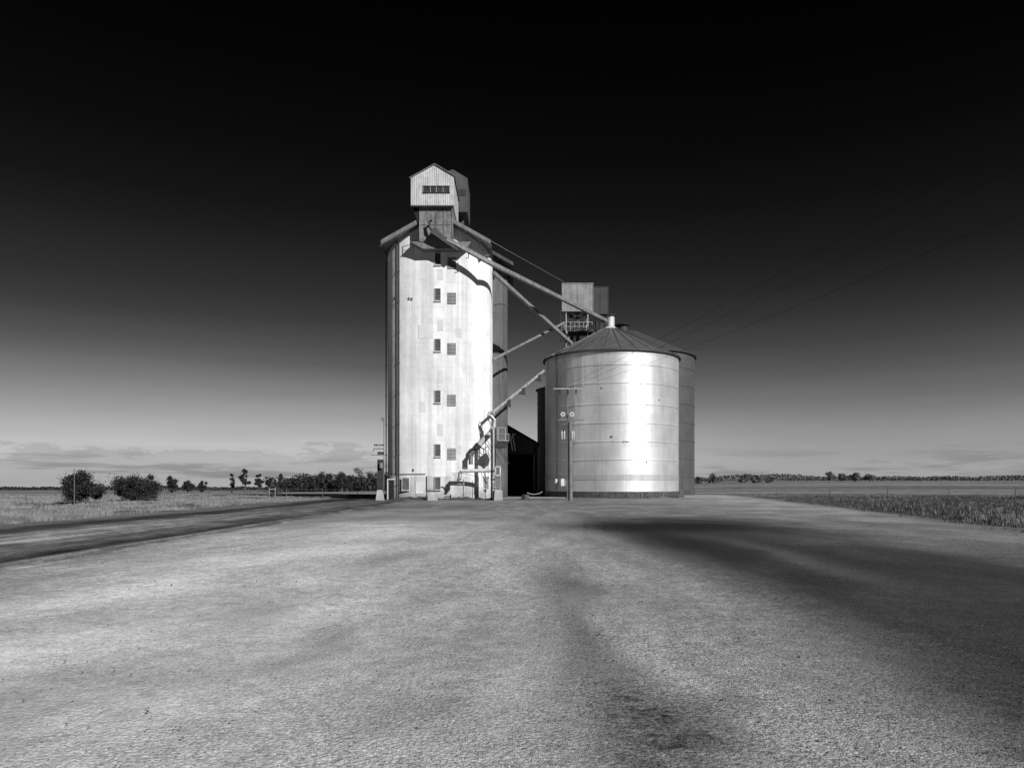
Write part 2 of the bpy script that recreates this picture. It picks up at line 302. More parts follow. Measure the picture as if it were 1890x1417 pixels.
# ------------------------------------------------------------------ mesh helpers
class MB:
    def __init__(s): s.v = []; s.f = []
    def add(s, vs, fs):
        k = len(s.v); s.v += [tuple(v) for v in vs]; s.f += [tuple(i+k for i in f) for f in fs]; return s
    def box(s, a, b):
        (x0, y0, z0), (x1, y1, z1) = a, b
        return s.add([(x0,y0,z0),(x1,y0,z0),(x1,y1,z0),(x0,y1,z0),(x0,y0,z1),(x1,y0,z1),(x1,y1,z1),(x0,y1,z1)],
                     [(0,3,2,1),(4,5,6,7),(0,1,5,4),(1,2,6,5),(2,3,7,6),(3,0,4,7)])
    def tube(s, pts, r, n=8, closed=False, cap=True):
        pts = [Vector(p) for p in pts]; rs = r if isinstance(r, (list, tuple)) else [r]*len(pts)
        rings = []
        up = None
        for i, p in enumerate(pts):
            d = (pts[min(i+1, len(pts)-1)] - pts[max(i-1, 0)]).normalized()
            ref = Vector((0, 0, 1)) if abs(d.z) < .9 else Vector((0, 1, 0))
            u = d.cross(ref).normalized(); w_ = u.cross(d).normalized()
            if up is not None and u.dot(up) < 0 and abs(d.z) >= .9: pass
            up = u
            rings.append([p + (u*math.cos(2*PI*(k+.5)/n) + w_*math.sin(2*PI*(k+.5)/n))*rs[i] for k in range(n)])
        k0 = len(s.v)
        for rg in rings: s.v += [tuple(q) for q in rg]
        for i in range(len(rings)-1):
            for k in range(n):
                a = k0+i*n+k; b_ = k0+i*n+(k+1) % n
                s.f.append((a, b_, b_+n, a+n))
        if cap:
            s.f.append(tuple(k0+k for k in range(n))[::-1]); e = k0+(len(rings)-1)*n; s.f.append(tuple(e+k for k in range(n)))
        return s
    def bar(s, p, q, t=.08): return s.tube([p, q], t*.7071, 4)
    def lathe(s, c, prof, n=48, a0=0, a1=2*PI):     # prof: (r,z)
        full = abs(a1-a0-2*PI) < 1e-6; m_ = n if full else n+1
        k0 = len(s.v)
        for (r, z) in prof:
            for k in range(m_):
                a = a0+(a1-a0)*k/n; s.v.append((c[0]+r*math.cos(a), c[1]+r*math.sin(a), c[2]+z))
        for i in range(len(prof)-1):
            for k in range(n):
                a = k0+i*m_+k; b_ = k0+i*m_+(k+1) % m_
                s.f.append((a, b_, b_+m_, a+m_))
        return s
    def build(s, name, mat, parent=None, smooth=False, origin=None):
        me = bpy.data.meshes.new(name)
        o_ = Vector(origin) if origin is not None else Vector((0, 0, 0))
        me.from_pydata([tuple(Vector(v)-o_) for v in s.v], [], s.f); me.materials.append(mat)
        if smooth:
            me.polygons.foreach_set('use_smooth', [True]*len(me.polygons))
            try: me.set_sharp_from_angle(angle=math.radians(35))
            except Exception: pass
        bm = bmesh.new(); bm.from_mesh(me); bmesh.ops.recalc_face_normals(bm, faces=bm.faces); bm.to_mesh(me); bm.free()
        ob = bpy.data.objects.new(name, me); S.collection.objects.link(ob)
        if parent is not None:
            ob.parent = parent
            pw = Vector((0, 0, 0)); q = parent
            while q is not None: pw += q.location; q = q.parent
            ob.location = o_-pw
        else: ob.location = o_
        return ob
def tag(o, label=None, cat=None, group=None, kind=None):
    if label: o['label'] = label
    if cat: o['category'] = cat
    if group: o['group'] = group
    if kind: o['kind'] = kind
    return o
def thing(name, loc, label, cat, group=None):
    o = bpy.data.objects.new(name, None); o.empty_display_size = .5
    S.collection.objects.link(o); o.location = loc; return tag(o, label, cat, group)
def box(name, a, b, mat, parent=None): return MB().box(a, b).build(name, mat, parent)

# ------------------------------------------------------------------ ground
def terr(x, y):
    y_ = np.maximum(y-110., 0); t = np.clip(x/np.maximum(y, 1.)/.3, -1, 1)
    return y_*.0072*t + 0.0*x
def make_ground():
    ys = np.concatenate([[-30, -10, 0], np.arange(2, 30, .5), np.arange(30, 120, 1.5), np.geomspace(120, 6000, 60)])
    xh = np.concatenate([np.arange(0, 16, .5), np.arange(16, 60, 2), np.geomspace(60, 6000, 45)])
    xs = np.concatenate([-xh[:0:-1], xh])
    XX, YY = np.meshgrid(xs, ys)
    ZZ = terr(XX, YY)
    near = np.clip(1-(YY-60)/40, 0, 1)
    ZZ = ZZ + near*(.018*np.sin(XX*.9+1.3*np.sin(YY*.12))*np.sin(YY*.31+XX*.2) + .012*np.sin(XX*2.3+.4*YY))
    # wheel ruts at the left edge of the yard
    for c, wd, dp in ((-10.6, .28, .05), (-17.2, .9, .08), (-9.5, .25, .03), (-12.3, .3, .03), (4.6, .7, .03)):
        ZZ = ZZ - near*dp*np.exp(-((XX-c-.15*np.sin(YY*.2))/wd)**2)
    ZZ = ZZ + near*.06*np.exp(-((XX+9.9)/.25)**2)
    nx, ny = len(xs), len(ys)
    vs = np.stack([XX, YY, ZZ], -1).reshape(-1, 3)
    idx = np.arange(nx*ny).reshape(ny, nx)
    fs = np.stack([idx[:-1, :-1], idx[:-1, 1:], idx[1:, 1:], idx[1:, :-1]], -1).reshape(-1, 4)
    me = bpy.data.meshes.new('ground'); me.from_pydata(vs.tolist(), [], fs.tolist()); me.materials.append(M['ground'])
    me.polygons.foreach_set('use_smooth', [True]*len(me.polygons))
    o = bpy.data.objects.new('ground', me); S.collection.objects.link(o); o['kind'] = 'structure'
make_ground()
def tz(x, y): return float(terr(np.array(float(x)), np.array(float(y))))

# ------------------------------------------------------------------ concrete silo tower
TX, TY = -7.62, 80.2
tower = thing('concrete_silo', (TX, TY, 0), 'tall pale concrete silo tower with a column of louvred windows and gabled headhouse', 'grain silo')
HWX, HWY, EXP = 5.48, 5.35, 4.0
def sup(a, hx, hy, e):
    c, s_ = math.cos(a), math.sin(a)
    return math.copysign(abs(c)**(2/e), c)*hx, math.copysign(abs(s_)**(2/e), s_)*hy
EZ, SL, FRONT = 25.55, math.tan(math.radians(29.5)), 73.95
def soff(x, cx=TX, hw=5.35, ez=EZ): return ez + (hw-abs(x-cx))*SL
def rounded_body(cx, cy, hx, hy, e, topf, z0=-.3, n=120):
    mb = MB(); zs = [z0, .01, 6, 12, 18, 23]
    ring = [sup(2*PI*k/n, hx, hy, e) for k in range(n)]
    k0 = 0
    for z in zs + [None]:
        for (x, y) in ring: mb.v.append((cx+x, cy+y, topf(cx+x) if z is None else z))
    for i in range(len(zs)):
        for k in range(n):
            a = i*n+k; b_ = i*n+(k+1) % n; mb.f.append((a, b_, b_+n, a+n))
    return mb
rounded_body(TX, TY, HWX, HWY, EXP, lambda x: soff(x)).build('silo_wall', M['tower'], tower, True, origin=(TX, TY, 0))
def wall_y(x, hx=HWX, hy=HWY, e=EXP, cx=TX, cy=TY):
    t = min(1, abs((x-cx)/hx)); return cy - hy*(1-t**e)**(1/e)
# base band: slightly proud, rougher render
bb = MB(); n = 120
ring = [sup(2*PI*k/n, HWX+.05, HWY+.05, EXP) for k in range(n)]
for z in (-.3, 2.35, 2.42): 
    for (x, y) in ring:
        q = .05 if z == 2.42 else 0
        bb.v.append((TX+x*(1-q*.19), TY+y*(1-q*.19), z))
for i in range(2):
    for k in range(n): a = i*n+k; b_ = i*n+(k+1) % n; bb.f.append((a, b_, b_+n, a+n))
bb.build('base_band', M['base'], tower, True, origin=(TX, TY, 0))
def gable_roof(cx, hw, ez, y0, y1, th, mat, parent, name='roof', sl=SL):
    mb = MB(); pk = ez+hw*sl; t = th/math.cos(math.atan(sl))
    for sgn in (-1, 1):
        xe = cx+sgn*hw
        vs = [(xe,y0,ez),(cx,y0,pk),(cx,y1,pk),(xe,y1,ez),(xe,y0,ez+t),(cx,y0,pk+t),(cx,y1,pk+t),(xe,y1,ez+t)]
        mb.add(vs, [(0,1,2,3),(4,5,6,7),(0,1,5,4),(2,3,7,6),(0,3,7,4)])
    return mb.build(name, mat, parent)
rf = gable_roof(TX, 5.42, EZ-.03, FRONT, TY+5.9, .34, M['roof'], tower)
fb = MB()                                               # thin barge board on the roof's front edge
for sgn in (-1, 1):
    a = Vector((TX+sgn*5.48, FRONT-.05, EZ+.13)); c = Vector((TX, FRONT-.05, EZ+.11+5.48*SL))
    fb.add([a-Vector((0,0,.1)), c-Vector((0,0,.1)), c+Vector((0,0,.30)), a+Vector((0,0,.30)), a+Vector((0,.045,-.1)), c+Vector((0,.045,-.1)), c+Vector((0,.045,.30)), a+Vector((0,.045,.30))],
           [(0,1,2,3),(4,7,6,5),(0,4,5,1),(3,2,6,7),(0,3,7,4)])
fb.build('barge_board', M['soffit'], rf)
for sgn in (-1, 1): MB().tube([(TX+sgn*5.5, FRONT, EZ-.12), (TX+sgn*5.5, TY+5.8, EZ-.12)], .12, 8).build('gutter', M['darkmetal'], rf)
# front wall under the roof hidden beam (catwalk box) and brackets
wb = MB(); a = W(757, 446, 73.8); c = W(869, 459, 73.8)
wb.add([(a.x, 73.8, a.z), (c.x, 73.8, a.z), (c.x-.5, 73.8, c.z), (a.x+1.3, 73.8, c.z), (a.x, 75.2, a.z), (c.x, 75.2, a.z), (c.x-.5, 75.2, c.z), (a.x+1.3, 75.2, c.z)],
       [(0,1,2,3),(4,7,6,5),(0,4,5,1),(3,2,6,7),(1,5,6,2),(0,3,7,4)])
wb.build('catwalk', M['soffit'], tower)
rl = MB()
for k in range(9): x = a.x+.2+k*(c.x-a.x-.4)/8; rl.bar((x, 73.8, a.z), (x, 73.8, a.z+.95), .04)
rl.bar((a.x+.2, 73.8, a.z+.95), (c.x-.2, 73.8, a.z+.95), .04); rl.bar((a.x+.2, 73.8, a.z+.5), (c.x-.2, 73.8, a.z+.5), .03)
rl.build('railing', M['darkmetal'], tower)
# neck
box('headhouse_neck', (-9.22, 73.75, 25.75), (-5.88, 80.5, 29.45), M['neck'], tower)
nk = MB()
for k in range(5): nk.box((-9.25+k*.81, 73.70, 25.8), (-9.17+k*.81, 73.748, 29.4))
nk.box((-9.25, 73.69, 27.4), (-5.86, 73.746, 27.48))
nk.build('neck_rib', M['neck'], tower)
# headhouse
hx0, hx1, hy0, hy1, hz0, hz1, hap = -10.03, -5.80, 73.4, 80.0, 29.20, 31.95, 33.25
ha = (hx0+hx1)/2+.25
head = MB().add([(hx0,hy0,hz0),(hx1,hy0,hz0),(hx1,hy0,hz1+.2),(ha,hy0,hap),(hx0,hy0,hz1),(hx0,hy1,hz0),(hx1,hy1,hz0),(hx1,hy1,hz1+.2),(ha,hy1,hap),(hx0,hy1,hz1)],
    [(0,1,2,3,4),(5,9,8,7,6),(0,5,6,1),(0,4,9,5),(1,6,7,2)]).build('headhouse', M['head'], tower)
hr = MB()
for (xa, za, xb, zb) in ((hx0-.14, hz1-.05, ha, hap+.02), (hx1+.12, hz1+.15, ha, hap+.02)):
    hr.add([(xa,hy0-.12,za),(xb,hy0-.12,zb),(xb,hy1+.1,zb),(xa,hy1+.1,za),(xa,hy0-.12,za+.09),(xb,hy0-.12,zb+.09),(xb,hy1+.1,zb+.09),(xa,hy1+.1,za+.09)],
           [(0,1,2,3),(4,5,6,7),(0,1,5,4),(2,3,7,6),(0,3,7,4)])
hr.build('headhouse_roof', M['roof'], head)
wa = W(781, 344.5, hy0); wc = W(830, 355.5, hy0)
sw = MB().box((wa.x, hy0-.03, wc.z), (wc.x, hy0+.1, wa.z)).build('strip_window', M['glass'], head)
sf = MB(); sf.box((wa.x-.05, hy0-.09, wa.z), (wc.x+.05, hy0-.032, wa.z+.06)); sf.box((wa.x-.05, hy0-.09, wc.z-.06), (wc.x+.05, hy0-.032, wc.z))
sf.build('window_frame', M['darkmetal'], head)
for k in (0.0, .27, .5, .75, 1.0): x = wa.x+(wc.x-wa.x)*k; MB().box((x-.025, hy0-.075, wc.z), (x+.025, hy0-.034, wa.z)).build('mullion', M['metal'], head)
ed = MB(); ed.box((hx0-.03, hy0-.06, hz0-.09), (hx1+.03, hy0-.002, hz0+.02)); ed.build('base_flashing', M['darkmetal'], head)
br = MB().add([(hx0+.05, 73.8, hz0-.01), (-9.23, 73.8, hz0-.01), (-9.23, 73.8, hz0-1.9), (hx0+.05, 76.5, hz0-.01), (-9.23, 76.5, hz0-.01), (-9.23, 76.5, hz0-1.9)],
    [(0,1,2),(3,5,4),(0,3,4,1),(0,2,5,3),(1,4,5,2)]).build('bracket', M['dark'], tower)
# ghost headhouse, dark sheet, set back: solid copy added for the double exposure
rhx0, rhx1, ry0, ry1 = -9.2, -4.90, 81.2, 86.
z0_ = W(0, 391, ry0).z; z1_ = W(0, 329, ry0).z; zp = W(0, 313, ry0).z; ra = -6.5
rh = MB().add([(rhx0,ry0,z0_),(rhx1,ry0,z0_),(rhx1,ry0,z1_),(ra,ry0,zp),(rhx0,ry0,z1_),(rhx0,ry1,z0_),(rhx1,ry1,z0_),(rhx1,ry1,z1_),(ra,ry1,zp),(rhx0,ry1,z1_)],
    [(0,1,2,3,4),(5,9,8,7,6),(0,5,6,1),(0,4,9,5),(1,6,7,2),(2,7,8,3),(3,8,9,4)]).build('ghost_headhouse', M['headdark'], tower)
tag(rh, 'dark sheet clad ghost copy of the headhouse, added behind it')
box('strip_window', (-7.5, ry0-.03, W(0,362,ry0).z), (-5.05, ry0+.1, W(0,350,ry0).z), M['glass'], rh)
box('ghost_neck', (-8.5, 82.5, 26), (-5.4, 85.5, z0_+.01), M['headdark'], tower)

# windows in a column
def louvre_window(px0, px1, py0, py1, mat, fr, slats=9, name='window'):
    xa = (px0-945)/F*74.85; xb = (px1-945)/F*74.85; za = W(0, py0, 74.85).z; zb = W(0, py1, 74.85).z
    y = wall_y((xa+xb)/2)
    y = min(wall_y(xa), wall_y(xb)) if abs(xa-TX) > 2 else y
    if za < 2.7: y -= .07
    f = MB().box((xa, y-.015, zb), (xb, y+.2, za)).build(name, M['dark'] if slats else mat, tower)
    if slats:
        s_ = MB(); hh = (za-zb)/slats
        for k in range(slats):
            z = zb+hh*k
            s_.add([(xa, y-.075, z+.01), (xb, y-.075, z+.01), (xb, y-.02, z+hh*.9), (xa, y-.02, z+hh*.9)], [(0,1,2,3)])
        s_.build('louvre', mat, f)
    if fr is not None:
        q = MB(); t = .05
        q.box((xa-t, y-.09, zb-t), (xa, y-.005, za+t)); q.box((xb, y-.09, zb-t), (xb+t, y-.005, za+t))
        q.box((xa, y-.09, za), (xb, y-.006, za+t)); q.box((xa-.08, y-.14, zb-t-.05), (xb+.08, y-.004, zb-.001))
        q.build('frame', fr, f)
    return f
for (a_, b_) in ((467,489), (533,555), (626,648), (721,743), (820,842)): louvre_window(803, 813, a_, b_, M['louvre'], M['base'])
for (a_, b_) in ((475,496), (540,561), (633,654), (728,749), (827,848)):  # ghost windows: solid copies of the column added for the double exposure
    o = louvre_window(826, 841.5, a_, b_, M['midgrey'], None, 8, 'ghost_window')
    tag(o, 'added ghost copy of a louvred window, wider than the original')
for (a_, b_) in ((496,517), (590,611), (685,706), (782,804)):  # fainter ghost windows added as pale wall patches
    o = louvre_window(807.5, 818, a_, b_, M['patch'], None, 0, 'ghost_patch')
for (x0, x1, a_, b_) in ((790,801,843,866), (842,852,822,838), (775,786,740,760), (772,800,600,624), (840,852,606,622)):  # more ghost patches added on the wall
    louvre_window(x0, x1, a_, b_, M['patch'], None, 0, 'ghost_patch')
louvre_window(742.5, 755, 882, 904, M['louvre'], M['base'], 7)
louvre_window(803, 813, 880.5, 903, M['louvre'], M['base'], 7)
louvre_window(892, 901, 880, 902, M['midgrey'], M['base'], 7)
o = louvre_window(767, 783, 889, 911, M['patch'], None, 0, 'ghost_patch')
# door
dy_ = wall_y(-12.05)-.02
dr = box('door', (-12.62, dy_-.05, .0), (-11.93, dy_+.5, 2.02), M['dark'], tower)
q = MB(); q.box((-12.74, dy_-.12, 0), (-12.62, dy_+.4, 2.14)); q.box((-11.93, dy_-.12, 0), (-11.85, dy_+.4, 2.14)); q.box((-12.62, dy_-.12, 2.02), (-11.93, dy_+.4, 2.14)); q.build('door_frame', M['pipe'], dr)
MB().lathe((-12.02, dy_-.09, 1.0), [(0, .04), (.035, .03), (.035, -.03), (0, -.04)], 8).build('handle', M['metal'], dr)
# conduit line above the base and downpipes at the left corner
cn = MB(); cn.tube([(x, wall_y(x)-.09, 2.62) for x in np.linspace(-12.6, -8.75, 14)], .03, 6)
cn.tube([(-8.6, 74.72, .3), (-8.6, 74.72, 2.4)], .03, 6); cn.tube([(-8.6, 74.72, .95), (-8.0, 74.72, .95)], .03, 6); cn.build('conduit', M['darkmetal'], tower)
for (px, r, mt) in ((737.5, .055, 'louvre'), (733.5, .04, 'louvre'), (712.5, .06, 'darkmetal')):
    x = (px-945)/F*75.4; x = max(x, TX-HWX+.02)
    y = wall_y(x)-.09
    if px < 715: x = TX-HWX-.02; y = 77.3; x -= .04
    d = MB().tube([(x, y, .3), (x, y, 24.9 if px < 715 else 26.2)], r, 8)
    for z in np.arange(1.5, 25, 3.1): d.box((x-r-.03, y-r-.02, z), (x+r+.03, y+.12, z+.07))
    d.build('downpipe', M[mt], tower)
# vertical pour joints: shallow ribs in the wall
for px in (762, 846, 862, 892):
    x = (px-945)/F*74.9; y = wall_y(x)
    MB().box((x-.03, y-.012, .02), (x+.03, y+.05, soff(x)-.3)).build('pour_joint', M['patch'], tower)
for (px, py) in ((763, 867), (730, 545), (755, 551), (760, 552)):
    p = W(px, py, 75.0); y = wall_y(p.x); MB().box((p.x-.07, y-.08, p.z-.14), (p.x+.07, y+.02, p.z+.12)).build('wall_fitting', M['louvre'], tower)
# dark silo cell added behind as a solid double-exposure ghost
RX = -5.55
rounded_body(RX, 92.2, 5.0, 5.2, 3.2, lambda x: soff(x, RX, 5.4, 27.2)).build('ghost_silo_wall', M['rear'], tower, True, origin=(RX, 92.2, 0))
gable_roof(RX, 5.7, 27.1, 86.4, 98, .35, M['headdark'], tower, 'ghost_roof')

# earth bank against the silo foot
mb = MB(); nx = 60
xs = np.linspace(-13.4, -1.2, nx)
def bz(x): return .10+.22*math.exp(-((x+4.6)/1.5)**2)+.28*math.exp(-((x+9.6)/2.)**2)+.06*math.sin(x*2.1)+.05*math.sin(x*5.3)
rows = [(73.2, 0), (73.7, .5), (74.2, .95), (74.75, 1.), (75.3, 1.)]
for (y, k) in rows:
    for x in xs: mb.v.append((x, y+.15*math.sin(x*3), -.05+bz(x)*k*(1+.12*math.sin(x*9+y))))
for i in range(4):
    for j in range(nx-1): a_ = i*nx+j; mb.f.append((a_, a_+1, a_+1+nx, a_+nx))
o = mb.build('earth_bank', M['mound'], None, True); tag(o, kind='structure')

# ------------------------------------------------------------------ steel bins
def grain_bin(cx, cy, r, h_, apex, mats, label, rings, lbl='grain_bin', detail=True, z0=0.):
    t = thing(lbl, (cx, cy, 0), label, 'grain bin')
    wm, rm, pm = mats
    MB().lathe((cx, cy, 0), [(r+.06, -.3), (r+.06, .72+z0), (r-.1, .74+z0)], 96).build('plinth', pm, t, True, origin=(cx, cy, 0))
    MB().lathe((cx, cy, 0), [(r, .70+z0), (r, h_)], 144).build('bin_wall', wm, t, True, origin=(cx, cy, 0))
    for z in rings:
        MB().lathe((cx, cy, 0), [(r, z-.07), (r+.055, z-.05), (r+.055, z+.03), (r, z+.06)], 144).build('wall_ring', wm, t, True, origin=(cx, cy, 0))
    MB().lathe((cx, cy, 0), [(r+.22, h_-.06), (r+.24, h_+.03), (1.2, apex-.55)], 96).build('bin_roof', rm, t, True, origin=(cx, cy, 0))
    MB().lathe((cx, cy, 0), [(r+.2, h_-.14), (r+.30, h_-.14), (r+.30, h_+.02), (r+.2, h_+.02)], 96).build('eave_rim', M['darkmetal'], t, True, origin=(cx, cy, 0))
    return t
BX, BY, BR, BH, BA = 12.47, 93., 8.28, 17.05, 21.5
steel = grain_bin(BX, BY, BR, BH, BA, (M['bin'], M['binroof'], M['plinth']), 'large round shiny corrugated steel grain bin with conical roof beside the tall tower', [W(0, y, 84.7).z for y in (672, 706, 745, 780, 814, 848)])
MB().lathe((BX, BY, 0), [(BR+.004, W(0, 886, 84.7).z), (BR+.03, W(0, 885.5, 84.7).z), (BR+.03, W(0, 876, 84.7).z), (BR+.004, W(0, 875.5, 84.7).z)], 144).build('wall_band', M['binband'], steel, True, origin=(BX, BY, 0))
MB().lathe((BX, BY, 0), [(BR+.004, 16.5), (BR+.035, 16.52), (BR+.035, 17.0), (BR+.004, 17.02)], 144).build('top_band', M['binband'], steel, True, origin=(BX, BY, 0))
for k in range(28):                                   # roof ribs
    a = 2*PI*k/28
    p = Vector((BX+(BR+.2)*math.cos(a), BY+(BR+.2)*math.sin(a), BH+.07)); q = Vector((BX+1.2*math.cos(a), BY+1.2*math.sin(a), BA-.50))
    MB().bar(p, q, .07).build('roof_rib', M['binroof'], steel)
def vent(cx, cy, z, parent, r=.52, h_=1.35, mt='pipe'):
    v = MB().lathe((cx, cy, z), [(r*1.9, -.35), (r*1.25, -.1), (r, 0), (r, h_)], 24).build('roof_vent', M[mt], parent, True)
    MB().lathe((cx, cy, z+h_), [(0, .02), (r*1.45, -.02), (r*1.5, .08), (r*.9, .2), (0, .26)], 24).build('vent_cap', M['darkmetal'], v, True)
vent(BX-.1, BY, W(0, 603, BY).z, steel)
for (px, py) in ((1128, 806), (1151, 814.5), (1157, 814.5), (1110, 716), (1216, 738), (1193, 852)):   # dents/plates
    d = px; x = (px-945)/F; 
    # intersect the view ray with the bin wall
    A = x*x+1; B = -2*(BX*x+BY); C_ = BX*BX+BY*BY-(BR+.01)**2; Y_ = (-B-math.sqrt(B*B-4*A*C_))/(2*A)
    p = W(px, py, Y_); nn = Vector((p.x-BX, p.y-BY, 0)).normalized(); tt = Vector((-nn.y, nn.x, 0)); s_ = .13 if py > 800 and py < 820 else .09
    mb = MB(); vs = []
    for off in (-.02, .03):
        for (u, v_) in ((-s_, -s_), (s_, -s_*.6), (s_, s_), (-s_*.7, s_*.7)): vs.append(p+tt*u+Vector((0, 0, v_))+nn*off)
    mb.add(vs, [(0,1,2,3),(4,7,6,5),(0,4,5,1),(1,5,6,2),(2,6,7,3),(3,7,4,0)]).build('bin_patch', M['darkmetal'], steel)
def on_bin(px, py, off=.05):
    x = (px-945)/F; A = x*x+1; B = -2*(BX*x+BY); C_ = BX*BX+BY*BY-(BR+off)**2; Y_ = (-B-math.sqrt(max(B*B-4*A*C_, 0)))/(2*A)
    return W(px, py, Y_)
for (x0, x1) in ((1024, 1029), (1035, 1041)):
    p = on_bin((x0+x1)/2, 890); hw = (x1-x0)/2/F*p.y
    MB().box((p.x-hw, p.y-.35, p.z-.42), (p.x+hw, p.y+.3, p.z+.42)).build('meter_box', M['pipe'], steel)
# man door low on the bin and ladder up its shaded side
ld = MB(); p0 = on_bin(1026, 900, .3)
for s_ in (-.2, .2): ld.tube([(p0.x+s_*.5, p0.y+s_, 1.), (p0.x+s_*.5, p0.y+s_, BH+.8)], .025, 6)
for z in np.arange(1.3, BH+.6, .32): ld.tube([(p0.x-.1, p0.y-.2, z), (p0.x+.1, p0.y+.2, z)], .018, 5)
ld.build('ladder', M['darkmetal'], steel)

grain_bin(17.9, 112.4, 9.55, 20.45, 25.2, (M['binrear'], M['bindark'], M['plinth']), 'dull grey ghost copy of the shiny bin, added just behind its right side', [2.6, 5.2, 7.8, 10.4, 13, 15.6, 18.2])  # bin added as a solid double-exposure ghost of the shiny one
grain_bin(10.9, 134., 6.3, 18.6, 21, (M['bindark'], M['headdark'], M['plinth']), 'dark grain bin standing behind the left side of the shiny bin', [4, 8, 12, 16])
tw = bpy.data.objects['grain_bin.001']; vent(15.9, 106.5, 22.7, tw, .75, 1.7, 'boxdark')  # ghost vent added on the ghost bin

# ------------------------------------------------------------------ bucket elevators on the bins
def bucket_elevator(x0, x1, y0, y1, zb, zh0, zh1, boxm, label, step=1.1, lm='metal'):
    t = thing('bucket_elevator', ((x0+x1)/2, (y0+y1)/2, zb), label, 'bucket elevator', 'bucket elevators above the shiny bin')
    hb = MB().box((x0-.15, y0, zh0), (x1+.15, y1, zh1)).build('head_box', M[boxm], t)
    ef = MB()
    for xx in (x0-.16, (x0+x1)/2, x1+.16): ef.box((xx-.035, y0-.04, zh0), (xx+.035, y0-.003, zh1))
    ef.box((x0-.2, y0-.045, zh1-.06), (x1+.2, y0-.005, zh1+.05)); ef.box((x0-.2, y0-.045, zh0-.05), (x1+.2, y0-.005, zh0+.05)); ef.build('box_trim', M[boxm], hb)
    lx0, lx1 = x0+.35, x1-.45
    for (x, y) in ((lx0, y0+.2), (lx1, y0+.2), (lx0, y1-.2), (lx1, y1-.2)): MB().bar((x, y, zb), (x, y, zh0), .12).build('leg', M[lm], t)
    br_ = MB(); z = zb; i = 0
    while z+step*.6 < zh0:
        z2 = min(z+step, zh0)
        for y in (y0+.2, y1-.2):
            br_.bar((lx0, y, z2), (lx1, y, z2), .06)
            br_.bar((lx0, y, z), (lx1, y, z2), .05); br_.bar((lx1, y, z), (lx0, y, z2), .05)
        for x in (lx0, lx1): br_.bar((x, y0+.2, z), (x, y1-.2, z2), .05); br_.bar((x, y0+.2, z2), (x, y1-.2, z2), .05)
        z = z2
    br_.build('brace', M['darkmetal'], t)
    box('elevator_leg', (lx0+.5, y0+.9, zb), (lx0+.95, y0+1.3, zh0+.01), M['darkmetal'], t); box('elevator_leg', (lx0+1.3, y0+.9, zb), (lx0+1.75, y0+1.3, zh0+.01), M['darkmetal'], t)
    return t
e1 = bucket_elevator(W(1040,0,91.5).x, W(1092,0,91.5).x, 91.5, 93.6, 18.6, W(0,574,91.5).z, W(0,523,91.5).z, 'box', 'boxy elevator head on a braced lattice frame above the shiny bin roof')
wk = MB(); wy = 91.1; za = W(0, 610, wy).z
wk.box((W(1036,0,wy).x, wy, za-.1), (W(1094,0,wy).x, 94, za))
wo_ = wk.build('walkway', M['darkmetal'], e1)
gr_ = MB()
for px in np.linspace(1037, 1093, 8): x = W(px, 0, wy).x; gr_.bar((x, wy, za), (x, wy, za+1.05), .05)
for dz_ in (.5, 1.05): gr_.bar((W(1037,0,wy).x, wy, za+dz_), (W(1093,0,wy).x, wy, za+dz_), .05)
gr_.build('railing', M['metal'], wo_)
lb = MB(); lb.bar(W(1040, 596, 91.3), W(1052, 632, 90.5), .22); lb.build('spout', M['chute'], e1)
e2 = bucket_elevator(W(1097,0,98).x, W(1120,0,98).x, 98, 99.5, 18.4, W(0,579,98).z, W(0,530,98).z, 'boxdark', 'smaller dark ghost copy of the boxy elevator head, added behind and right of it', 1.1, 'darkmetal')  # elevator head added as a solid ghost of the boxy one
lf = MB(); lx = W(1037, 0, 91).x
for s_ in (-.18, .18): lf.tube([(lx+s_, 91, 17.6), (lx+s_, 91, 23.)], .03, 6)
for z in np.arange(17.8, 23, .33): lf.tube([(lx-.18, 91, z), (lx+.18, 91, z)], .018, 5)
lf.build('ladder', M['darkmetal'], e1)

# ------------------------------------------------------------------ chutes and conveyors between tower and bins
def long_pipe(name, pts, r, mt, label, cat, n=10, group=None, flanges=0, hang=0, hoods=()):
    t = thing(name, pts[0], label, cat, group)
    MB().tube(pts, r, n).build('tube', M[mt], t, n > 6)
    pts = [Vector(p) for p in pts]
    a, b_ = pts[-2], pts[-1]; d = (b_-a).normalized()
    for k in range(flanges):
        c = a+(b_-a)*((k+.5)/flanges)
        MB().tube([c-d*.06, c+d*.06], r*1.5, n).build('flange', M[mt], t)
    for k in range(hang):
        c = a+(b_-a)*((k+.45)/hang)
        MB().bar(c, c+Vector((.28, 0, -.75)), .05).bar(c+Vector((.28, 0, -.75)), c+Vector((-.05, 0, -.62)), .05).build('hanger', M['darkmetal'], t)
    for f in hoods:
        c = a+(b_-a)*f-Vector((0, 0, r))
        MB().add([c+Vector(q) for q in ((-.18,-.2,.05),(.42,-.2,.42),(.50,-.2,-.45),(-.30,-.2,-.32),(-.18,.2,.05),(.42,.2,.42),(.50,.2,-.45),(-.30,.2,-.32))],
            [(0,1,2,3),(4,7,6,5),(0,4,5,1),(1,5,6,2),(2,6,7,3),(3,7,4,0)]).build('hood', M['darkmetal'], t)
    return t
A0 = W(797, 426, 73.2); A1 = W(908, 487, 73.6); A2 = W(1119, 592, 91.0)
c1 = long_pipe('grain_chute', [A0, A1, A2], .27, 'chute', 'upper long straight grain chute sloping from under the headhouse to the steel bin roof', 'grain chute', 4, 'long grain chutes', 0)
MB().tube([A0, W(845, 460, 73.5)], [.42, .30], 4).build('chute_boot', M['darkmetal'], c1)
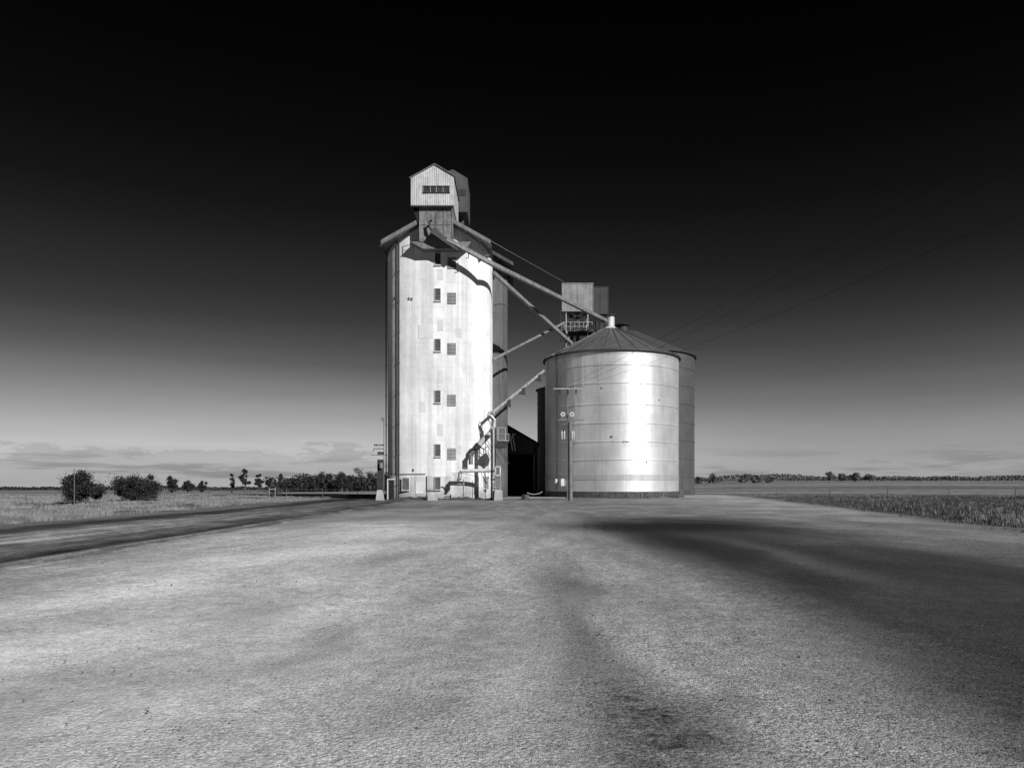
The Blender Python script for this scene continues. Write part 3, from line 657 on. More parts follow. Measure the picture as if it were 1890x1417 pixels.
MB().tube([A0+Vector((0, 0, 1.)), A0+Vector((-.25, 0, .9)), A0+Vector((-.2, 0, .3)), A0+Vector((.05, 0, 0))], .13, 8).build('elbow', M['darkmetal'], c1)
MB().bar(A0+Vector((1.0, .0, .1)), A2+Vector((0, 0, .52)), .06).build('tie_rod', M['metal'], c1) if False else None
hg = MB(); p = W(865, 458, 73.55); hg.tube([p, p+Vector((0, 0, -.95)), p+Vector((-.3, 0, -1.0))], .05, 6); hg.build('hanger', M['darkmetal'], c1)
cc = MB(); p1 = A2+Vector((-.1, 0, .1)); cc.tube([W(1086, 574, 89), W(1100, 590, 90), A2+Vector((0, 0, -.3))], .09, 6); cc.build('drain_pipe', M['chute'], c1)
B0 = W(896, 497, 77.6); B0 = Vector((-2.0, 78.6, W(905, 503, 78.6).z)); B1 = W(1055, 634, 88.6)
c2 = long_pipe('grain_chute', [B0, B1], .25, 'chute', 'lower long straight grain chute ending at the left eave of the steel bin', 'grain chute', 4, 'long grain chutes')
cb = MB()
for f in (.25, .5, .75):
    pass
P0 = Vector((-2.08, 79.5, W(908, 664, 79.5).z))
long_pipe('pipe_conveyor', [P0, W(1041, 596, 90.6)], .15, 'chute', 'thin pipe rising gently from the tower wall to the boxy elevator head', 'pipe', 10, 'thin pipes between tower and bins', 3, 3)
Q0 = W(907, 763, 74.3); Q1 = W(1004, 684, 88.5)
long_pipe('pipe_conveyor', [Q0, Q1], .15, 'metal', 'thin pipe with dark hanging hoods rising steeply behind the steel bin', 'pipe', 10, 'thin pipes between tower and bins', 4, 0, (.25, .52, .85))
long_pipe('steel_stay', [W(842, 408, 76), W(936, 462, 78), W(1040, 520, 92)], .035, 'pole', 'thin steel stay running above the two long chutes', 'steel stay', 6)
# ------------------------------------------------------------------ loading spout and gantry at the tower's right corner
sp_ = thing('loading_spout', W(905, 768, 73.9), 'fat bent loading spout hanging in front of the tower wall', 'loading spout')
Ys = 74.25
MB().tube([W(906, 765, 74.2), W(911.5, 775, Ys), W(911, 788, Ys), W(905, 799, Ys)], [.17, .24, .27, .27], 14).build('elbow', M['metal'], sp_, True)
MB().tube([W(905, 799, Ys), W(879, 826, Ys)], .29, 16).build('spout_pipe', M['pipe'], sp_, True)
MB().tube([W(880, 825, Ys), W(869, 840, Ys), W(869, 857, Ys)], [.24, .24, .23], 14).build('spout_end', M['chute'], sp_, True)
MB().tube([W(884, 820, Ys), W(877.5, 828, Ys)], .34, 16).build('spout_collar', M['darkmetal'], sp_, True)
def arc(p, q, sag, n_=8):
    return [p.lerp(q, k/n_)+Vector((sag*math.sin(PI*k/n_)*.6, 0, sag*math.sin(PI*k/n_))) for k in range(n_+1)]
cab = MB()
for (a_, b_, s_) in (((902,804),(908,818),.05), ((896,810),(908,832),.1), ((893,814),(908,838),.1), ((884,826),(907,848),.25)):
    cab.tube(arc(W(*a_, Ys), W(*b_, Ys), s_), .025, 5)
cab.build('stay_cable', M['darkmetal'], sp_)
MB().tube([W(903, 760, 74.3), W(900, 766, 74.3), W(902, 776, 74.3), W(906, 783, 74.2)], .05, 6).build('hose', M['darkmetal'], sp_)
cr_ = MB(); c = W(907, 764, 74.3)
cr_.tube([c+Vector((.3*math.cos(t), 0, .3*math.sin(t))) for t in np.linspace(0, 2*PI, 17)], .035, 6, cap=False); cr_.build('pulley_wheel', M['metal'], sp_)

gy = 73.3
gn = thing('loading_gantry', (W(911, 0, gy).x, gy, 0), 'steel loading gantry with lattice post, caged platform and ladder at the tower corner', 'loading gantry')
for (px, mt, r) in ((907.5, 'darkmetal', .09), (911, 'pipe', .07), (914.5, 'darkmetal', .07)):
    x = W(px, 0, gy).x; MB().tube([(x, gy, 0), (x, gy, W(0, 792, gy).z)], r, 8).build('post', M[mt], gn)
lt = MB(); xa, xb = W(905.5, 0, gy).x, W(915, 0, gy).x
for z in np.arange(.2, 2.6, .38): lt.bar((xa, gy-.05, z), (xb, gy-.05, z+.38), .09)
for z in np.arange(2.6, 6.3, .8): lt.bar((xa+.1, gy+.05, z), (xb, gy+.05, z+.5), .05)
lt.build('lattice', M['metal'], gn)
# caged platform
pz = W(0, 812, gy).z; px0, px1 = W(918, 0, gy).x, W(939, 0, gy).x
pf = MB().box((px0, gy-.1, pz-.1), (px1, gy+1.5, pz)).build('platform', M['metal'], gn)
sk = MB().add([(px0-.35, gy, pz-.75), (px1-.3, gy, pz-.75), (px1, gy, pz-.11), (px0, gy, pz-.11), (px0-.35, gy+1.4, pz-.75), (px1-.3, gy+1.4, pz-.75), (px1, gy+1.4, pz-.11), (px0, gy+1.4, pz-.11)],
    [(0,1,2,3),(4,7,6,5),(0,4,5,1),(1,5,6,2),(3,7,4,0)]); sk.build('hopper', M['darkmetal'], pf)
cg = MB(); zt = W(0, 789, gy).z
for (px) in (919, 933):
    x = W(px, 0, gy).x; cg.bar((x, gy, pz), (x, gy, zt), .09); cg.bar((x, gy+1.3, pz), (x, gy+1.3, zt), .07); cg.bar((x, gy, zt), (x, gy+1.3, zt), .06)
cg.bar((W(919,0,gy).x, gy, zt), (W(933,0,gy).x, gy, zt), .08); cg.bar((W(919,0,gy).x, gy, (zt+pz)/2), (W(939,0,gy).x, gy, (zt+pz)/2), .04)
cg.bar((W(939,0,gy).x, gy, pz), (W(939,0,gy).x, gy, (zt+pz)/2), .05)
cg.build('cage', M['metal'], pf)
dg = MB()
for (a_, b_) in (((941,800),(946,832)), ((946,800),(951,832)), ((916,822),(934,852)), ((920,822),(940,856)), ((914,836),(930,862)), ((939,815),(951,800)), ((909,825),(919,810))): dg.bar(W(*a_, gy+.4), W(*b_, gy+.4), .06)
dg.build('brace', M['darkmetal'], gn)
# ladder with hoop frame
la = MB(); x0, x1 = W(914.5, 0, gy-.5).x, W(923.5, 0, gy-.5).x; yy = gy-.5
for x in (x0, x1): la.bar((x, yy, .1), (x, yy, W(0, 862, yy).z), .06)
for z in np.arange(.3, 2.1, .24): la.bar((x0, yy, z), (x1, yy, z), .05)
la.build('ladder', M['metal'], gn)
fr_ = MB(); z0_, z1_ = W(0, 877, yy).z, W(0, 861, yy).z
for (p, q) in (((x0,yy-.06,z0_),(x1,yy-.06,z0_)), ((x0,yy-.06,z1_),(x1,yy-.06,z1_)), ((x0,yy-.06,z0_),(x0,yy-.06,z1_)), ((x1,yy-.06,z0_),(x1,yy-.06,z1_))): fr_.bar(p, q, .11)
fr_.build('gate_frame', M['pipe'], gn)
# horizontal pipe along the wall
hp = thing('auger_pipe', W(848, 870, 73.2), 'fat horizontal auger pipe on thin legs low along the tower wall', 'auger')
hy_ = 73.3
MB().tube([W(851, 869, hy_), W(906, 868, hy_)], .18, 12).build('tube', M['pipe'], hp, True)
MB().tube([W(853, 869, hy_), W(849, 873, hy_), W(848.5, 882, hy_), W(845, 888, hy_)], [.18, .2, .22, .14], 10).build('elbow', M['metal'], hp, True)
for px in (876, 896): x = W(px, 0, hy_).x; MB().tube([(x, hy_+.22, 0), (x, hy_+.22, W(0, 864, hy_).z)], .03, 6).build('leg', M['darkmetal'], hp)
hr_ = MB(); hr_.tube([W(844, 893, hy_-.1), W(856, 893, hy_-.1)], .035, 6); hr_.tube([W(856, 896, hy_-.1), W(856, 889, hy_-.1)], .05, 6); hr_.tube([W(836, 876, hy_), W(842, 877, hy_), W(843, 882, hy_)], .06, 6)
hr_.tube([W(844, 863, hy_+.9), W(900, 863, hy_+.9)], .02, 5); hr_.build('handle', M['metal'], hp)
# ------------------------------------------------------------------ dark shed between tower and bins
sh = thing('drive_through_shed', (1., 104, 0), 'dark open fronted shed with sloping roof between the tower and the steel bin', 'shed')
ex, ez_, rx_, rz_ = W(997, 0, 99).x, W(0, 820, 99).z, W(900, 0, 99).x, W(0, 764, 99).z
lx_ = rx_-(ex-rx_)
g_ = MB(); y0_, y1_ = 99, 112
g_.add([(ex,y0_,ez_),(rx_,y0_,rz_),(rx_,y1_,rz_),(ex,y1_,ez_),(ex,y0_,ez_+.12),(rx_,y0_,rz_+.14),(rx_,y1_,rz_+.14),(ex,y1_,ez_+.12),(lx_,y0_,ez_),(lx_,y1_,ez_),(lx_,y0_,ez_+.12),(lx_,y1_,ez_+.12)],
   [(0,1,2,3),(4,5,6,7),(0,1,5,4),(0,3,7,4),(8,1,2,9),(10,5,6,11),(8,1,5,10),(8,9,11,10)])
g_.build('roof', M['shed'], sh)
for xa in (ex-.45, lx_+.3): MB().box((xa, y0_+.3, -.2), (xa+.15, y1_-.2, ez_+.2)).build('side_wall', M['shed'], sh)
g3 = MB().add([(lx_+.46, y1_-.3, -.2), (ex-.46, y1_-.3, -.2), (ex-.46, y1_-.3, ez_), (rx_, y1_-.3, rz_-.1), (lx_+.46, y1_-.3, ez_)], [(0,1,2,3,4)]); g3.build('back_wall', M['dark'], sh)
zt_ = 5.6
g4 = MB().add([(lx_+.46, y0_+.5, zt_), (ex-.46, y0_+.5, zt_), (ex-.46, y0_+.5, ez_), (rx_, y0_+.5, rz_-.1), (lx_+.46, y0_+.5, ez_)], [(0,1,2,3,4)]); g4.build('gable_sheet', M['shed'], sh)
for x in (lx_+.6, rx_, ex-.7): MB().box((x-.12, y0_+.2, -.1), (x+.12, y0_+.44, ez_)).build('post', M['dark'], sh)
# low clutter at the passage mouth: bent hose and a drum-like boot on the ground
hs = MB().tube([W(p, q, 79) for (p, q) in ((973,909),(979,911.5),(987,912),(995,910.5),(1001,907))], .05, 8).build('hose', M['metal'], None, True); tag(hs, 'pale curved hose hanging low in the dark gap beside the bin', 'hose')
bp = W(970, 0, 78); 
bk = thing('auger_boot', (bp.x, 78, 0), 'dark low auger boot with pale rail on the ground in the gap', 'auger')
MB().lathe((bp.x, 78, 0), [(0, .52), (.3, .5), (.42, .35), (.45, 0)], 14).build('boot', M['darkmetal'], bk, True)
MB().bar((bp.x+.3, 77.6, .22), (W(1044, 0, 77.6).x, 77.6, .18), .07).bar((bp.x+.35, 77.6, .05), (bp.x+.35, 77.6, .35), .08).build('rail', M['metal'], bk)

# ------------------------------------------------------------------ power pole in front of the bin
py_ = 72.0
pp = thing('power_pole', (W(1052,0,py_).x, py_, 0), 'slim power pole with crossarms and insulators standing in front of the steel bin', 'power pole', 'power poles')
X0 = W(1053, 0, py_).x; X1 = W(1047.5, 0, py_).x
MB().tube([(X0, py_, -.2), (X0-.06, py_, W(0, 779, py_).z)], [.22, .19], 12).build('pole_base', M['pole'], pp, True)
MB().tube([(X1, py_, 0.), (X1, py_, W(0, 708, py_).z)], [.065, .05], 8).build('pole_shaft', M['pole'], pp, True)
za = W(0, 717.5, py_).z
for (xa, xb, z, mt) in ((W(1021,0,py_).x, W(1074,0,py_).x, za, 'metal'), (W(1030,0,py_).x, W(1078,0,py_).x, W(0,775,py_).z, 'pole')):
    MB().box((xa, py_-.16, z-.05), (xb, py_-.06, z+.05)).build('crossarm', M[mt], pp)
wire_pts = []
for px in (1033, 1048, 1063):
    x = W(px, 0, py_).x
    MB().lathe((x, py_-.11, za-.05), [(.02, 0), (.11, -.08), (.04, -.12), (.12, -.22), (.04, -.26), (.12, -.38), (.03, -.42), (.02, -.62)], 12).build('insulator', M['darkmetal'], pp, True)
for (px, py) in ((1039, 764.5), (1055.5, 764.5)):
    c = W(px, py, py_-.3)
    MB().tube([c+Vector((0, -.07, 0)), c+Vector((0, .07, 0))], .24, 18).build('disc_insulator', M['ceramic'], pp)
    MB().tube([c+Vector((0, -.09, 0)), c+Vector((0, -.071, 0))], .07, 12).build('disc_hub', M['darkmetal'], pp)
MB().bar(W(1034, 772, py_-.2), W(1060, 772, py_-.2), .06).build('bracket', M['pole'], pp)
for px in (1037, 1041.5, 1055.5, 1059):
    c = W(px, 803, py_-.2)
    MB().lathe(tuple(c), [(0, .42), (.05, .4), (.08, .3), (.08, -.3), (.04, -.42), (0, -.42)], 10).build('fuse_switch', M['ceramic'], pp, True)
lw = MB()
for (pts) in (((1063,727),(1067,737),(1060,746),(1052,752)), ((1033,727),(1029,740),(1037,758)), ((1052,752),(1068,760),(1062,775),(1053,786)), ((1041,793),(1047,783),(1055,793))):
    lw.tube([W(a_, b_, py_-.12) for a_, b_ in pts], .018, 5)
lw.build('jumper_wire', M['darkmetal'], pp)
# overhead lines from the pole to far right, passing over the camera's right
def line_to(start, pr, name_lbl):
    end = W(pr[0], pr[1], pr[2]); d = end-start; pts = []
    tmax = 1.35
    for k in range(29):
        f = tmax*k/28; p = start+d*f; p.z -= .5*math.sin(PI*min(f/tmax, 1)); p.z += .5*math.sin(PI*min(1/tmax, 1))*f
        pts.append(p)
    o = MB().tube(pts, .008, 5).build('overhead_wire', M['wire'], None, True)
    tag(o, name_lbl, 'overhead wire', 'overhead wires'); return o
zi = za-.05
line_to(Vector((W(1033,0,py_).x, py_-.11, zi+.05)), (1800, 300, 23), 'overhead wire running highest from the power pole across the dark sky')
line_to(Vector((W(1048,0,py_).x, py_-.11, zi+.05)), (1890, 303, 22.5), 'middle overhead wire running from the power pole across the dark sky')
line_to(Vector((W(1063,0,py_).x, py_-.11, zi+.05)), (1890, 391, 25.5), 'overhead wire running lowest from the power pole across the dark sky')

# ------------------------------------------------------------------ transformer post left of the tower
ly = 72.6
lp = thing('power_pole', (W(702,0,ly).x, ly, 0), 'stout dark pole on a concrete foot at the left edge of the tower', 'power pole', 'power poles')
MB().box((W(697,0,ly).x, ly-.2, 1.0), (W(708,0,ly).x, ly+.2, W(0,848,ly).z)).build('pole_body', M['darkmetal'], lp)
MB().bar((W(708.5,0,ly).x, ly, 1.), (W(708.5,0,ly).x, ly, W(0,772,ly).z), .07).build('pole_shaft', M['pole'], lp)
f0, f1, g0, g1 = W(694.5,0,ly).x, W(708.5,0,ly).x, W(697,0,ly).x, W(706,0,ly).x
MB().add([(f0,ly-.4,-.05),(f1,ly-.4,-.05),(f1,ly+.4,-.05),(f0,ly+.4,-.05),(g0,ly-.25,1.02),(g1,ly-.25,1.02),(g1,ly+.25,1.02),(g0,ly+.25,1.02)],
    [(0,3,2,1),(4,5,6,7),(0,1,5,4),(1,2,6,5),(2,3,7,6),(3,0,4,7)]).build('concrete_foot', M['block'], lp)
for (a_, b_, y, t) in ((690,709,821.5,.08), (689,709,828,.07), (697,709,836,.25), (684,710,839.5,.05)): MB().bar(W(a_, y, ly), W(b_, y, ly), t).build('crossarm', M['darkmetal'], lp)
for px in (691.5, 695, 706): MB().lathe(tuple(W(px, 823, ly)), [(0, .22), (.05, .2), (.07, .05), (.03, 0)], 8).build('insulator', M['darkmetal'], lp, True)
MB().bar(W(690,828,ly), W(690,834,ly), .05).build('bracket', M['darkmetal'], lp)
MB().tube([W(709, 772, ly), W(704.5, 771, ly), W(703, 775, ly), W(708, 775.5, ly)], .04, 6).build('lamp_bracket', M['darkmetal'], lp)
MB().lathe(tuple(W(703, 859, ly-.35)), [(0, .3), (.16, .26), (.2, 0), (.16, -.26), (0, -.3)], 12).build('transformer', M['pole'], lp, True)
# concrete block added as a solid ghost of the left pole's foot
by_ = 72.8
cbk = thing('concrete_block', (W(798.5,0,by_).x, by_, 0), 'pale tapered ghost copy of the pole foot with a lifting bar, added before the tower', 'concrete block')
f0, f1, g0, g1 = W(789.5,0,by_).x, W(808,0,by_).x, W(793,0,by_).x, W(803.5,0,by_).x
MB().add([(f0,by_-.4,-.05),(f1,by_-.4,-.05),(f1,by_+.4,-.05),(f0,by_+.4,-.05),(g0,by_-.25,.78),(g1,by_-.25,.78),(g1,by_+.25,.78),(g0,by_+.25,.78)],
    [(0,3,2,1),(4,5,6,7),(0,1,5,4),(1,2,6,5),(2,3,7,6),(3,0,4,7)]).build('block', M['block'], cbk)
MB().tube([W(786, 912, by_), W(786, 908, by_), W(799, 907, by_)], .05, 6).build('lifting_bar', M['metal'], cbk)
# second small pale block right of the gantry
gb = MB(); gx0, gx1 = W(912,0,72.9).x, W(928,0,72.9).x
gb.add([(gx0,72.5,-.05),(gx1,72.5,-.05),(gx1,73.1,-.05),(gx0,73.1,-.05),(gx0+.1,72.6,1.05),(gx1-.05,72.6,.98),(gx1-.05,73.05,.95),(gx0+.1,73.05,1.08)],
    [(0,3,2,1),(4,5,6,7),(0,1,5,4),(1,2,6,5),(2,3,7,6),(3,0,4,7)])
tag(gb.build('concrete_block', M['block'], None), 'rough pale concrete block under the gantry ladder', 'concrete block')

# ------------------------------------------------------------------ trees
def leaf_cloud(clumps, nfaces, size, seed, flat=.8):
    r_ = np.random.default_rng(seed)
    w_ = np.array([c[3]**2 for c in clumps]); w_ = w_/w_.sum()
    which = r_.choice(len(clumps), nfaces, p=w_)
    C = np.array([c[:3] for c in clumps])[which]; R = np.array([c[3] for c in clumps])[which]
    d = r_.normal(size=(nfaces, 3)); d /= np.linalg.norm(d, axis=1)[:, None]
    rad = R*(r_.random(nfaces)**.45)*(1+.22*r_.normal(size=nfaces))*np.where(r_.random(nfaces) < .08, 1.5, 1.)
    P = C+d*rad[:, None]*np.array([1, 1, flat])
    a = r_.normal(size=(nfaces, 3)); a /= np.linalg.norm(a, axis=1)[:, None]
    b = np.cross(a, r_.normal(size=(nfaces, 3))); b /= np.linalg.norm(b, axis=1)[:, None]
    s = size*(.6+.8*r_.random(nfaces))[:, None]
    V = np.stack([P-a*s, P+b*s*.55, P+a*s, P-b*s*.55], 1).reshape(-1, 3)
    Fc = np.arange(nfaces*4).reshape(-1, 4)
    return V, Fc
def tree(name, x, y, h_, wd, label, cat, group, nf=1200, leaf=.16, trunk_frac=.25, seed=1, mt='leaf', nclump=9, spread=1.):
    r_ = np.random.default_rng(seed); z = tz(x, y)
    t = thing(name, (x, y, z), label, cat, group)
    cl = []
    for k in range(nclump):
        a = r_.random()*2*PI; rr = wd*.5*(r_.random()**.6)*.72
        zz = h_*(trunk_frac+(1-trunk_frac)*(.12+.72*r_.random()*(1-.4*rr/(wd*.5))))
        cl.append((rr*math.cos(a)*spread, rr*math.sin(a)*.8, zz, wd*(.07+.13*r_.random())))
    cl.append((0, 0, h_*(trunk_frac+.3*(1-trunk_frac)), wd*.2)); cl.append((wd*.08*r_.normal(), 0, h_-wd*.17, wd*.15)); cl.append((wd*.13*r_.normal(), 0, h_-wd*.26, wd*.16))
    V, Fc = leaf_cloud(cl, nf, leaf, seed)
    V[:, 2] = np.maximum(V[:, 2], .03)
    me = bpy.data.meshes.new('crown'); me.from_pydata(V.tolist(), [], Fc.tolist()); me.materials.append(M[mt])
    c = bpy.data.objects.new('crown', me); S.collection.objects.link(c); c.parent = t
    mb = MB(); lean = .08*h_*r_.normal()
    top = Vector((lean, 0, h_*.7))
    mb.tube([(0, 0, -.15), (lean*.3, 0, h_*.25), tuple(top*.8), tuple(top)], [h_*.035, h_*.026, h_*.014, h_*.005], 7)
    for q in cl[:6]: mb.tube([(lean*.3, 0, h_*.28), (q[0]*.5, q[1]*.5, (h_*.28+q[2])*.5+.05*h_), q[:3]], [h_*.016, h_*.011, h_*.004], 5)
    me2 = bpy.data.meshes.new('trunk'); me2.from_pydata(mb.v, [], mb.f); me2.materials.append(M['bark'])
    tr = bpy.data.objects.new('trunk', me2); S.collection.objects.link(tr); tr.parent = t
    return t
# big dark bushes in the left paddock
def px_tree(name, px, base_y, top_y, wpx, Y, label, cat, group, **k):
    x = (px-945)/F*Y; z = tz(x, Y)
    h_ = max(.8, (EYE-(top_y-HY)/F*Y - z)*(1.22 if 'tree' == name else 1.))
    return tree(name, x, Y, h_, wpx/F*Y, label, cat, group, **k)
G1 = 'trees in the left paddock'
px_tree('bush_tree', 148, 0, 864, 96, 60, 'big round dark bushy tree, leftmost in the left paddock', 'tree', G1, nf=15000, leaf=.07, trunk_frac=.06, seed=11, nclump=16)
px_tree('bush_tree', 248, 0, 872, 88, 70, 'second dark bushy tree from the left, beside the leftmost round one', 'tree', G1, nf=14000, leaf=.075, trunk_frac=.05, seed=12, nclump=15)
px_tree('shrub', 505, 0, 893, 38, 90, 'low grey shrub beside the pale gate posts in the left paddock', 'shrub', None, nf=1500, leaf=.07, trunk_frac=.04, seed=13, nclump=8, mt='leaf2')
row = [(278,880,34,150),(316,882,30,170),(346,889,26,190),(374,890,20,210),(428,880,13,190),(452,872,24,185),(478,880,18,190),(498,885,20,195),(520,880,18,188),(546,885,26,200),(575,881,30,205),(601,874,42,215),(632,874,36,210),(655,868,44,220),(684,874,44,230)]
lab = ['rounded tree just right of the second bushy tree', 'broad low tree at the left paddock row, third from its left end', 'small mound-shaped tree left of the gap in the left row', 'lowest small tree beside the gap in the left row', 'thin small tree starting the spindly clump right of the gap',
       'tall ragged gum tree, highest of the spindly clump', 'short loose tree just right of the tall ragged gum', 'short bushy tree in the middle of the spindly clump', 'upright small tree at the right end of the spindly clump', 'rounded low tree starting the dense stand near the tower',
       'medium tree second in the dense stand near the tower', 'knobbly topped tall tree third in the dense stand', 'wide flat tree fourth in the dense stand near the tower', 'tallest wide tree of the dense stand left of the tower', 'wide dark tree closest to the left edge of the tower']
for i, ((px, ty, wp, Y), l) in enumerate(zip(row, lab)):
    px_tree('tree', px, 0, ty, wp, Y, l, 'tree', 'row of trees left of the tower', nf=2600, leaf=.17, trunk_frac=.16 if 420 < px < 530 else .04, seed=40+i, nclump=12 if 420 < px < 530 else 20)
rowr = [(1290,880,30,420),(1318,875,30,400),(1374,876,26,410),(1398,880,26,420),(1420,880,18,430),(1530,873,22,560),(1553,874,26,570),(1578,873,30,560),(1605,875,30,570)]
labr = ['low tree nearest the right edge of the shiny bin', 'rounded taller tree second to the right of the shiny bin', 'tallest tree of the pair beyond the first clump right of the bin', 'small tree just right of the paired tall one', 'small separate tree at the right end of the near clump',
        'pointed tree at the left of the raised clump on the far right horizon', 'second tree of the raised clump on the right horizon', 'broad middle tree of the raised clump on the right horizon', 'broad tree ending the raised clump on the right horizon']
for i, ((px, ty, wp, Y), l) in enumerate(zip(rowr, labr)):
    px_tree('tree', px, 0, ty, wp, Y, l, 'tree', 'trees on the right horizon', nf=1200, leaf=.42, trunk_frac=.04, seed=70+i, nclump=10, mt='farleaf')
# far tree lines that read as one mass
def woods(name, a0, a1, Y, hfun, nf, leaf, seed, mt):
    r_ = np.random.default_rng(seed)
    px = r_.uniform(a0, a1, nf); x = (px-945)/F*Y; y = Y+r_.uniform(-15, 15, nf)
    hh = np.array([hfun(p) for p in px])
    z0 = terr(x, y); zz = z0 + hh*r_.random(nf)**.7
    P = np.stack([x, y, zz], 1)
    a = r_.normal(size=(nf, 3)); a /= np.linalg.norm(a, axis=1)[:, None]; b = np.cross(a, r_.normal(size=(nf, 3))); b /= np.linalg.norm(b, axis=1)[:, None]
    s = leaf*(.5+r_.random(nf))[:, None]
    V = np.stack([P-a*s, P+b*s*.7, P+a*s, P-b*s*.7], 1).reshape(-1, 3)
    me = bpy.data.meshes.new(name); me.from_pydata(V.tolist(), [], np.arange(nf*4).reshape(-1, 4).tolist()); me.materials.append(M[mt])
    o = bpy.data.objects.new(name, me); S.collection.objects.link(o); o['kind'] = 'stuff'; return o
def hprof(base, seed, per=(9, 23, 61)):
    r_ = random.Random(seed); ph = [r_.random()*9 for _ in range(4)]
    return lambda p: base*(.38+.22*abs(math.sin(p/per[0]+ph[0]))+.25*abs(math.sin(p/per[1]+ph[1]))+.5*max(0, math.sin(p/per[2]+ph[2]))**2)
tag(woods('far_woods', 1240, 2300, 900, hprof(6.6, 3, (7, 31, 83)), 16000, 1.0, 5, 'farleaf'), 'far dark line of woods along the right horizon', 'woods')
tag(woods('far_woods', -500, 1000, 620, hprof(3.6, 4), 14000, .8, 6, 'leaf'), 'far thin line of woods along the left horizon', 'woods')
tag(woods('scrub_belt', 515, 720, 226, lambda p: 3.9+1.0*math.sin(p/11)+.6*math.sin(p/4.3), 9000, .35, 8, 'leaf'), 'dark undergrowth filling below the dense stand left of the tower', 'undergrowth')

# ------------------------------------------------------------------ grass
def in_left(x, y): return x < -20.3
def edge_r(y): return 12.5+.19*np.minimum(y, 38)+.17*np.maximum(y-38, 0)
def grass(name, P, hmin, hmax, mt, label, seed, blades=5, width=.03):
    r_ = np.random.default_rng(seed); nT = len(P)
    H = r_.uniform(hmin, hmax, nT)*(.7+.6*r_.random(nT))
    B = np.repeat(P, blades, 0)+np.c_[r_.normal(0, .10, (nT*blades, 2)), np.zeros(nT*blades)]
    h_ = np.repeat(H, blades)*(.6+.6*r_.random(nT*blades))
    lean = r_.normal(0, .32, (nT*blades, 2))*h_[:, None]; ang = r_.random(nT*blades)*PI
    wv = np.c_[np.cos(ang), np.sin(ang), 0*ang]*(width*(.6+.8*r_.random(nT*blades)))[:, None]
    midp = B+np.c_[lean*.35, h_*.6]; tip = B+np.c_[lean, h_]
    V = np.stack([B-wv, B+wv, midp+wv*.7, tip, midp-wv*.7], 1).reshape(-1, 3)
    Fc = np.arange(nT*blades*5).reshape(-1, 5)
    me = bpy.data.meshes.new(name); me.from_pydata(V.tolist(), [], Fc.tolist()); me.materials.append(M[mt])
    o = bpy.data.objects.new(name, me); S.collection.objects.link(o); tag(o, label, 'grass', None, 'stuff'); return o
def scatter(n_, seed, region, yr, dens=None):
    r_ = np.random.default_rng(seed); out = []
    y = yr[0]+(yr[1]-yr[0])*r_.random(n_*6)**1.3
    if region == 'L': x = -20.3-r_.random(n_*6)*(y*.72-19); ok = x < -20.2+.7*np.sin(y*.4)+.4*np.sin(y*1.7)+r_.normal(0, .5, len(x)); x = x+r_.normal(0, .3, len(x))
    else: e = edge_r(y); x = e+r_.random(n_*6)*np.maximum(y*.72-e, 0); ok = (x > e+.6*np.sin(y*.7)) & (y*.72 > e) & (r_.random(len(x)) < np.clip((x-e)/3., .12, 1)); x = x+r_.normal(0, .4, len(x))
    k = np.sin(x*.55+1.7*np.sin(y*.21))*np.sin(y*.33+x*.13)+.5*np.sin(x*1.9+y*.8)+r_.normal(0, .5, len(x)); ok &= k > -.1
    P = np.c_[x, y][ok][:n_]
    return np.c_[P, terr(P[:, 0], P[:, 1])]
grass('dry_grass', scatter(14000, 1, 'L', (27, 110)), .06, .24, 'dry', 'pale dry roadside grass covering the left verge', 2, 5, .012)
grass('dark_grass', scatter(15000, 3, 'R', (17, 100)), .02, .15, 'green', 'dark weedy grass covering the right verge', 4, 6, .010)
grass('dry_grass', scatter(2600, 5, 'R', (26, 120)), .10, .34, 'dry', 'pale dry stalks mixed into the right verge', 6, 4, .009)
def foot_weeds():
    r_ = np.random.default_rng(21); P = []
    for k in range(420):
        x = r_.uniform(-13.2, -1.); P.append((x, 73.6+.9*r_.random(), bz(x)*.7-.05))
    for k in range(420):
        a = r_.uniform(PI*1.02, PI*1.98); rr = BR+.1+.5*r_.random(); P.append((BX+rr*math.cos(a), BY+rr*math.sin(a), 0))
    P = [p for p in P if math.sin(p[0]*1.7)+math.sin(p[0]*.6+1) > -.4]
    return np.array(P)
grass('weeds', foot_weeds(), .06, .22, 'green', 'low dark weeds growing along the foot of the tower and bin', 22, 5, .012)
# ------------------------------------------------------------------ fences
def fence(name, pts, posth, label, lean=()):
    t = thing(name, (pts[0][0], pts[0][1], 0), label, 'fence')
    r_ = random.Random(len(pts)); tops = []
    for i, (x, y) in enumerate(pts):
        z = tz(x, y); dx_ = r_.uniform(-.08, .08)+(lean[i] if i < len(lean) else 0); hh = posth*r_.uniform(.9, 1.1)
        MB().tube([(x, y, z-.1), (x+dx_, y, z+hh)], [.035, .03], 6).build('post', M['wood'], t)
        tops.append(Vector((x+dx_*.8, y, z+hh*.85)))
    for f in (1., .62, .3):
        MB().tube([Vector((p.x, p.y, tz(p.x, p.y)+(p.z-tz(p.x, p.y))*f)) for p in tops], .010, 4).build('wire', M['wood'], t)
fence('wire_fence', [(-48+i*3.4, 66+i*1.9) for i in range(10)], 1.25, 'sagging post and wire fence across the left paddock beyond the dark bushes')
fence('wire_fence', [(26.5+i*4.2, 74-i*2.6) for i in range(10)], 1.25, 'post and wire fence across the weedy right paddock', [0, 0, 0, 0, 0, .1, .35])
lgx = W(166, 0, 57)
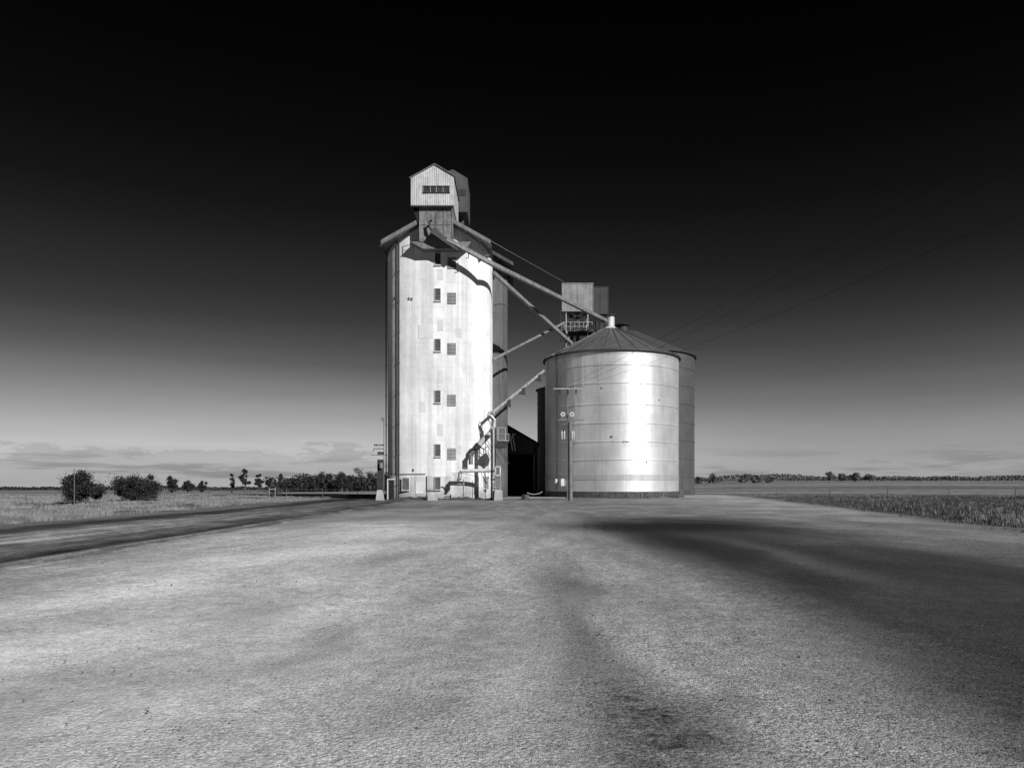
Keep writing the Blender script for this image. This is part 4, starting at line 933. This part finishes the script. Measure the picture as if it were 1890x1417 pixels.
# leaning old post and pale gate
o = MB().tube([W(60, 925, 48), W(67, 932, 48)], .06, 6).build('fallen_post', M['wood'], None); tag(o, 'short dark leaning post in the dry grass at far left', 'post')
gtp = thing('gate_frame', (W(500,0,88).x, 88, 0), 'small pale pipe gate in the left paddock beside the grey shrub', 'gate')
for px in (497, 508): MB().bar((W(px,0,88).x, 88, 0), (W(px,0,88).x, 88, 1.15), .07).build('gate_post', M['metal'], gtp)
MB().bar((W(497,0,88).x, 88, 1.0), (W(508,0,88).x, 88, 1.0), .06).build('rail', M['pipe'], gtp)
o = MB().tube([(W(137,0,52).x, 52, -.1), (W(137,0,52).x, 52, 2.7)], .025, 6).build('marker_pole', M['pole'], None); tag(o, 'thin grey pole standing in front of the leftmost bushy tree', 'pole')

# ------------------------------------------------------------------ loose stones on the yard
def stones():
    r_ = np.random.default_rng(9); n_ = 1500
    y = 3.6+22*r_.random(n_)**2.0; x = (r_.random(n_)-.5)*1.5*(y+.6)
    ok = (x > -19)&(x < 13); x, y = x[ok], y[ok]; n_ = len(x)
    s = .005+.009*r_.random(n_)**2.5; s[:10] = .022*(.6+r_.random(10)*.6)
    base = np.array([(1,0,0),(-1,0,0),(0,1,0),(0,-1,0),(0,0,1),(0,0,-1.)])
    J = base[None]*(1+.45*(r_.random((n_, 6, 1))-.5))*np.array([1.2, 1, .6])+.25*(r_.random((n_, 6, 3))-.5)
    a = r_.random(n_)*PI; ca, sa = np.cos(a), np.sin(a)
    Jx = J[..., 0]*ca[:, None]-J[..., 1]*sa[:, None]; Jy = J[..., 0]*sa[:, None]+J[..., 1]*ca[:, None]
    V = np.stack([Jx, Jy, J[..., 2]], -1)*s[:, None, None]+np.stack([x, y, .012+s*.3], 1)[:, None]
    fs = np.array([(0,2,4),(2,1,4),(1,3,4),(3,0,4),(2,0,5),(1,2,5),(3,1,5),(0,3,5)])
    Fc = (fs[None]+np.arange(n_)[:, None, None]*6).reshape(-1, 3)
    me = bpy.data.meshes.new('gravel'); me.from_pydata(V.reshape(-1, 3).tolist(), [], Fc.tolist()); me.materials.append(M['stone'])
    o = bpy.data.objects.new('gravel', me); S.collection.objects.link(o); tag(o, 'loose small dark stones scattered over the gravel yard', 'gravel', None, 'stuff')
stones()
bpy.context.view_layer.update()
